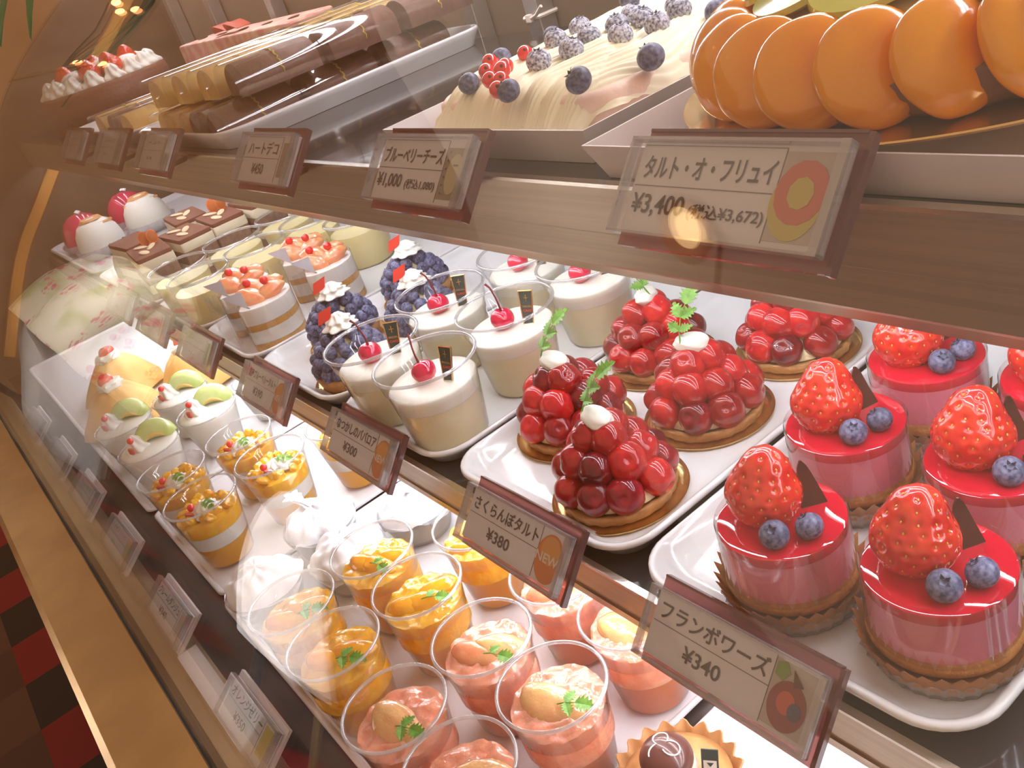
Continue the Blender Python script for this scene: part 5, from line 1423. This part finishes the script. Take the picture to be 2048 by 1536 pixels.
def price_tag(label, x, y, z, tilt, name=None, price=None, pic=None, group=None, hand=False, sub=None, seed=1, base=False):
    r = thing('price_tag', label, 'price tag', (x, y, z), 0, group)
    r.rotation_euler = (R(-tilt), 0, 0)
    h = TW / 2
    hb = MB().box((-h, .0, .0), (h, .0032, TH))
    if not base:
        hd = obj('holder', hb, 'acrylic', r, smooth=False)
        obj('dark_edge', MB().box((h - .0012, -.0004, -.0004), (h + .0010, .0036, TH + .0004)).box((-h, -.0004, TH - .0002), (h - .0014, .0034, TH + .0010)), 'acrylic_edge', hd, smooth=False)
    else:
        obj('holder', hb, 'cardboard', r, smooth=False)
    if not base:
        ct, s_ = math.cos(R(tilt)), math.sin(R(tilt)); d = .0280 if z > .1 else .0224
        cl = MB().rings([[(xx, .0030, .004), (xx, .0030, .010), (xx, .0030 + d * ct, .010 + d * s_), (xx, .0030 + d * ct, .004 + d * s_)] for xx in (-.018, .018)])
        obj('clip', cl, 'acrylic_edge', r, smooth=False)
    c = obj('card', MB().box((-h + .002, CY, .0055), (h - .004, -.0004, TH - .0055)), 'card', r, smooth=False)
    cv = obj('clear_cover', MB().box((-h - .001, -.0078, .0035), (h - .0015, -.0062, TH - .0045)), 'cover', r, smooth=False)
    ce = MB()
    X0_, X1_, Z0_, Z1_ = -h - .001, h - .0015, .0035, TH - .0045
    ce.box((X0_, -.0082, Z1_ - .0012), (X1_, -.0034, Z1_)).box((X0_, -.0082, Z0_), (X1_, -.0034, Z0_ + .0010))
    ce.box((X1_ - .0036, -.0084, Z0_), (X1_, -.0032, Z1_)).box((X0_ - .0002, -.0082, Z0_), (X0_ + .0014, -.0034, Z1_))
    obj('cover_edge', ce, 'cover_edge', cv, smooth=False)
    L, Rr, B, T = -h + .004, h - .0065, .0075, TH - .0075
    V = L + (Rr - L) * .755; Hm = B + (T - B) * .52
    yk = CY - .0003
    ln = MB().box((L - .001, yk, Hm - .00016), (V, CY, Hm + .00016)).box((V - .00016, yk, B - .001), (V + .00016, CY, T + .001)).box((L - .001, yk, T + .001), (V, CY, T + .0012))
    obj('ruled_lines', ln, 'ink_line', c, smooth=False)
    tx = MB()
    def shift(mb_): mb_.v = [(a, b + CY - .0004, cc) for a, b, cc in mb_.v]; return mb_
    if name: put(tx, name, L + .002, V - .002, (Hm + T) / 2, .0088 if len(name) > 7 else .0094)
    else: scribble(tx, L + .012, V - .010, (Hm + T) / 2, .004, seed)
    if price:
        if sub:
            put(tx, price, L + .0005, L + .030, (B + Hm) / 2 + .0004, .0088); put(tx, sub, L + .032, V - .001, (B + Hm) / 2 - .0008, .0062)
        else:
            put(tx, price, L + .022, L + .046, (B + Hm) / 2, .0078)
    else: scribble(tx, L + .022, L + .040, (B + Hm) / 2, .004, seed + 5, 4)
    obj('lettering', shift(tx), 'ink', c, smooth=False)
    pc = ((V + Rr) / 2 - .0002, (B + T) / 2)
    if pic == 'new':
        s = obj('new_sticker', disc(.0120, .0148, CY - .0001, (pc[0], pc[1] - .0015)), 'orange_sticker', c, smooth=False)
        obj('sun', disc(.0085, .0085, CY - .0004, (pc[0], pc[1] + .0035), 24), 'sticker_sun', s, smooth=False)
        tn = MB(); put(tn, 'NEW!', pc[0] - .0112, pc[0] + .0112, pc[1] - .0015, .0058)
        tn.v = [(a, CY - .0008, cc) for a, b, cc in tn.v]
        obj('sticker_lettering', tn, 'white_ink', s, smooth=False)
    elif pic == 'raspberry':
        p = obj('picture', MB().box((V + .0004, yk, B), (Rr + .001, CY, T)), 'photo_beige', c, smooth=False)
        obj('cake_print', disc(.0098, .0112, CY - .0005, (pc[0], pc[1] - .0035)), 'photo_red', p, smooth=False)
        obj('berry_print', disc(.0048, .0052, CY - .0008, (pc[0] - .0006, pc[1] - .0020), 20), 'photo_bright', p, smooth=False)
        obj('blueberry_print', disc(.0034, .0040, CY - .0009, (pc[0] + .0045, pc[1] - .0040), 16), 'photo_blue', p, smooth=False)
        obj('leaf_print', disc(.0042, .0046, CY - .0006, (V + .0048, T - .0045), 5), 'photo_green', p, smooth=False)
        obj('plaque_print', MB().add([(pc[0] - .001, CY - .0011, pc[1] + .0130), (pc[0] + .0055, CY - .0011, pc[1] + .0075), (pc[0] + .0010, CY - .0011, pc[1] + .0060), (pc[0] - .001, CY - .0007, pc[1] + .0130), (pc[0] + .0055, CY - .0007, pc[1] + .0075), (pc[0] + .0010, CY - .0007, pc[1] + .0060)], [(0, 1, 2), (5, 4, 3), (0, 3, 4, 1), (1, 4, 5, 2), (2, 5, 3, 0)]), 'choc', p, smooth=False)
    elif pic == 'tart':
        p = obj('picture', MB().box((V + .0004, yk, B), (Rr + .001, CY, T)), 'photo_beige', c, smooth=False)
        obj('tart_print', disc(.0112, .0125, CY - .0005, (pc[0] - .001, pc[1] - .002)), 'photo_yellow', p, smooth=False)
        o = disc(.0110, .0108, CY - .0007, (pc[0], pc[1] + .0015), 14)
        obj('fruit_print', o, 'photo_bright', p, smooth=False)
        obj('centre_print', disc(.0055, .0055, CY - .0010, (pc[0] + .0002, pc[1] + .0012), 9), 'photo_yellow', p, smooth=False)
    elif pic == 'cheese':
        p = obj('picture', MB().box((V + .0008, yk, B + .001), (Rr + .0005, CY, T - .0025)), 'photo_grey', c, smooth=False)
        obj('cake_print', disc(.0070, .0105, CY - .0005, (pc[0] + .001, pc[1] - .001), 30), 'photo_cream', p, smooth=False)
        d = MB()
        for k in range(6): d.rings(*[[[(pc[0] - .0072 + (.0008 if k in (0, 5) else 0) + .0006 * math.cos(a), CY - .0009 - q, pc[1] + .010 - .0042 * k + .0006 * math.sin(a)) for a in [2 * math.pi * j / 8 for j in range(8)]] for q in (0, .0002)]])
        d.box((pc[0] - .0005, CY - .0010, pc[1] + .003), (pc[0] + .0038, CY - .0008, pc[1] + .0040))
        obj('berry_prints', d, 'photo_blue', p, smooth=False)
    elif pic:
        obj('picture', MB().box((V + .003, yk, B + .003), (Rr - .002, CY, T - .003)), pic, c, smooth=False)
    return r
M['sticker_sun'] = pbr('sticker_sun', (0.80, 0.38, 0.10), 0.5)
M['photo_beige'] = pbr('photo_beige', (0.55, 0.49, 0.45), 0.5)
M['photo_grey'] = pbr('photo_grey', (0.34, 0.29, 0.24), 0.5)
M['photo_cream'] = pbr('photo_cream', (0.60, 0.54, 0.36), 0.5)
M['photo_red'] = pbr('photo_dark_red', (0.30, 0.06, 0.07), 0.5)
M['photo_bright'] = pbr('photo_bright_red', (0.66, 0.12, 0.06), 0.5)
M['photo_blue'] = pbr('photo_blue', (0.07, 0.08, 0.15), 0.5)
M['photo_green'] = pbr('photo_green', (0.22, 0.38, 0.08), 0.5)
M['photo_yellow'] = pbr('photo_yellow', (0.62, 0.52, 0.08), 0.5)
GM = 'price tags clipped to the middle shelf edge'
GU = 'price tags clipped to the upper shelf edge'
GB = 'price tags along the front of the bottom deck'
YM, ZM = -.0315, -.0035
for x, lb, nm, pr_, pic in ((-.2450, 'price tag on the middle shelf priced 340 with a raspberry cake picture', 'フランボワーズ', '¥340', 'raspberry'),
                            (-.4150, 'handwritten price tag priced 380 with an orange NEW sticker', 'さくらんぼタルト', '¥380', 'new'),
                            (-.6210, 'handwritten price tag priced 300 with a NEW sticker below the custard cups', 'なつかしのババロア', '¥300', 'new'),
                            (-.8210, 'handwritten price tag with a faded sticker in front of the blueberry tarts', '国産ブルーベリータルト', '¥390', 'new'),
                            (-1.0230, 'price tag with a small green picture in front of the grapefruit cakes', None, None, 'photo_green'),
                            (-1.2000, 'price tag below the pudding cups, brown picture at its right end', None, None, 'photo_red'),
                            (-1.3650, 'price tag below the layered slices, faint behind the floral reflection', None, None, 'photo_beige')):
    price_tag(lb, x, YM, ZM, 42, nm, pr_, pic, GM, seed=int(-x * 100))
YU, ZUU = .0172, .2090
for x, lb, nm, pr_, sb, pic in ((-.2430, 'large looking price tag for the fruit tart priced 3,400', 'タルト・オ・フリュイ', '¥3,400', '(税込¥3,672)', 'tart'),
                                (-.4690, 'price tag for the blueberry cheese cake priced 1,000', 'ブルーベリーチーズ', '¥1,000', '(税込1,080)', 'cheese'),
                                (-.7020, 'price tag on the upper shelf priced 450 in front of the chocolate rolls', 'ハートデコ', '¥450', None, 'photo_grey'),
                                (-1.0040, 'price tag below the yellow rolls with a green picture, text unreadable', None, None, None, 'photo_green'),
                                (-1.1950, 'dim blank price tag second from the far end of the upper shelf', None, None, None, 'photo_grey'),
                                (-1.3900, 'dim blank price tag at the far end of the upper shelf', None, None, None, 'photo_grey')):
    o = price_tag(lb, x + .005, YU, ZUU, 42, nm, pr_, pic, GU, sub=sb, seed=int(-x * 100))
    o.scale = (1, 1, 1.10)
YB, ZBB = -.2085, -.1862
for x, lb, nm, pr_, pic in ((-.8830, 'price tag on the bottom deck priced 340 beside the dark deck edge', 'クレームダンジュ', '¥340', 'photo_beige'),
                            (-.6600, 'price tag on the bottom deck priced 350 with an orange picture, bottom edge', 'オレンジゼリー', '¥350', 'photo_yellow'),
                            (-1.0860, 'price tag on the bottom deck with a yellow picture, text unreadable', None, None, 'photo_yellow'),
                            (-1.2700, 'price tag on the bottom deck, middle of the hazy row by the gold ledge', None, None, None),
                            (-1.4450, 'price tag on the bottom deck, second from the far end', None, None, None),
                            (-1.6400, 'price tag on the bottom deck, farthest along the gold ledge', None, None, None)):
    price_tag(lb, x, YB, ZBB, 53, nm, pr_, pic, GB, seed=int(-x * 100), base=True)
tag(obj('tag_base', MB().box((-.060, -.2105, -.1885), (.060, -.190, -.1860)), 'cardboard', None, (-.770, 0, 0), smooth=False), 'blank white card strip lying between the two lowest price tags', 'card')
# ------------------------------------------------------------------ lamps and added stand-ins on the customers' side, seen as reflections in the front glass
def floral():
    m, t, out = nt('floral_cloth')
    p = t.nodes.new('ShaderNodeBsdfPrincipled'); t.links.new(p.outputs[0], out.inputs[0])
    p.inputs['Roughness'].default_value = 0.8
    tc = t.nodes.new('ShaderNodeTexCoord')
    v = t.nodes.new('ShaderNodeTexVoronoi'); v.inputs['Scale'].default_value = 11.0
    v2 = t.nodes.new('ShaderNodeTexVoronoi'); v2.inputs['Scale'].default_value = 42.0
    n = t.nodes.new('ShaderNodeTexNoise'); n.inputs['Scale'].default_value = 7.0
    for q in (v, v2, n): t.links.new(tc.outputs['Object'], q.inputs['Vector'])
    a = t.nodes.new('ShaderNodeMapRange'); a.inputs[1].default_value = 0.30; a.inputs[2].default_value = 0.36; a.inputs[3].default_value = 1; a.inputs[4].default_value = 0
    b = t.nodes.new('ShaderNodeMapRange'); b.inputs[1].default_value = 0.42; b.inputs[2].default_value = 0.50; b.inputs[3].default_value = 1; b.inputs[4].default_value = 0
    t.links.new(v.outputs['Distance'], a.inputs[0]); t.links.new(v2.outputs['Distance'], b.inputs[0])
    mu = t.nodes.new('ShaderNodeMath'); mu.operation = 'MULTIPLY'
    t.links.new(a.outputs[0], mu.inputs[0]); t.links.new(b.outputs[0], mu.inputs[1])
    g = t.nodes.new('ShaderNodeMapRange'); g.inputs[1].default_value = 0.50; g.inputs[2].default_value = 0.62
    t.links.new(n.outputs['Fac'], g.inputs[0])
    m1 = t.nodes.new('ShaderNodeMix'); m1.data_type = 'RGBA'
    m1.inputs[6].default_value = (0.80, 0.76, 0.60, 1); m1.inputs[7].default_value = (0.52, 0.56, 0.26, 1)
    t.links.new(g.outputs[0], m1.inputs[0])
    m2 = t.nodes.new('ShaderNodeMix'); m2.data_type = 'RGBA'; m2.inputs[7].default_value = (0.70, 0.13, 0.20, 1)
    t.links.new(mu.outputs[0], m2.inputs[0]); t.links.new(m1.outputs[2], m2.inputs[6])
    t.links.new(m2.outputs[2], p.inputs['Base Color'])
    return m
M['floral'] = floral()
M['greycloth'] = pbr('grey_white_cloth', (0.46, 0.43, 0.41), 0.8, bump=0.2, bscale=300)
M['whitecloth'] = pbr('white_cloth', (0.86, 0.85, 0.86), 0.8, bump=0.2, bscale=300)
def cloth_mb(levels, n=96, folds=9, fa=.10, seed=0):
    rg = []
    for z, rx, ry, cx in levels:
        ring = []
        for i in range(n):
            a = 2 * math.pi * i / n
            k = 1 + fa * math.sin(folds * a + seed + 2 * z) + .5 * fa * math.sin((folds * 2 - 3) * a + 3 * z)
            ring.append((cx + rx * k * math.cos(a), ry * k * math.sin(a), z))
        rg.append(ring)
    return MB().rings(rg)
st = thing('floral_stand_in', 'added stand-in of floral over white cloth, giving the reflection at the left', 'reflection stand-in', (-2.22, -.42, ZF))  # made-up object out of view, added only for its floral reflection in the glass
zf = -ZF
obj('floral_cover', cloth_mb([(zf + .33, .05, .01, 0), (zf + .325, .28, .04, 0), (zf + .28, .40, .07, 0), (zf + .15, .47, .085, 0), (zf + .03, .50, .09, 0), (zf - .02, .51, .095, 0)]), 'floral', st, angle=70)
obj('white_cover', cloth_mb([(zf - .0205, .45, .082, .02), (zf - .12, .36, .080, .10), (zf - .24, .26, .075, .18)], folds=7), 'greycloth', st, angle=70)
obj('pole', MB().tube([(-.45, -1.30, .02), (-.45, -1.30, zf + .50), (-.40, -1.10, zf + .56), (-.05, -.10, zf + .40), (0, 0, zf + .325)], .013, 12), 'gasket', st)
obj('base', MB().lathe([(.001, .0005), (.16, .0005), (.16, .012), (.03, .022), (.001, .022)], 48, (-.45, -1.30, 0)), 'gasket', st, angle=40)
cs = thing('cone_stand_in', 'added white cloth cone stand-in, giving the pale reflection over the orange jelly cups', 'reflection stand-in', (-1.232, -.598, ZF), R(-27))  # made-up cone out of view, shaped to give the white haze on the glass
obj('cloth_cone', cloth_mb([(zf + .060, .004, .004, -.060), (zf + .050, .020, .016, -.055), (zf + .0, .052, .032, -.035), (zf - .06, .074, .042, -.012), (zf - .13, .088, .048, .012), (zf - .20, .098, .050, .035), (zf - .27, .104, .05, .055)], folds=5, fa=.02), 'whitecloth', cs, angle=70)
obj('pole', MB().lathe([(.012, .02), (.012, zf - .22)], 20), 'gasket', cs)
obj('base', MB().lathe([(.001, .0005), (.13, .0005), (.13, .010), (.03, .018), (.001, .018)], 48), 'gasket', cs, angle=40)
M['bulb_shade'] = emit('warm_lamp_glow', (1.0, 0.60, 0.25), 6.5)
M['bulb'] = emit('warm_bulb', (1.0, 0.36, 0.12), 9.0)
fl_ = thing('floor_lamp', 'tall floor lamp with a round warm shade, reflected on the fruit tart price tag', 'lamp', (-1.60, -1.02, ZF))
obj('base', MB().lathe([(.001, .0005), (.15, .0005), (.15, .015), (.02, .03), (.001, .03)], 40), 'gold', fl_, angle=40)
obj('pole', MB().lathe([(.010, .02), (.010, 2.36)], 16), 'gold', fl_)
obj('arm', MB().tube([(0, 0, 2.35), (0, .10, 2.40), (0, .19, 2.36)], .008, 10), 'gold', fl_)
obj('lamp_shade', MB().lathe([(.085, 0), (.080, .02), (.05, .06), (.012, .08)], 40, (0, .19, 2.285), cap0=False), 'gold', fl_, angle=60)
obj('bulb', MB().ball((0, .19, 2.292), (.050, .050, .010), 28, 12), 'bulb_shade', fl_)
tl = thing('branch_lamp', 'lamp with small warm bulbs beyond the far end, glinting in the glass', 'lamp', (-3.30, .12, ZF))
obj('base', MB().lathe([(.001, .0005), (.15, .0005), (.15, .015), (.02, .03), (.001, .03)], 40), 'gold', tl, angle=40)
obj('pole', MB().lathe([(.012, .02), (.012, 1.78)], 16), 'gold', tl)
for k, (x, y, z) in enumerate(((.05, -.02, 1.66), (-.10, .02, 1.62), (.0, .26, 1.73), (.12, .25, 1.75), (.06, .29, 1.70))):
    a_ = obj('branch', MB().tube([(0, 0, 1.55), (x * .6, y * .6, z - .05), (x, y, z - .02)], .006, 8), 'gold', tl)
    obj('bulb', MB().ball((x, y, z), (.013, .013, .016), 14, 10), 'bulb', a_)
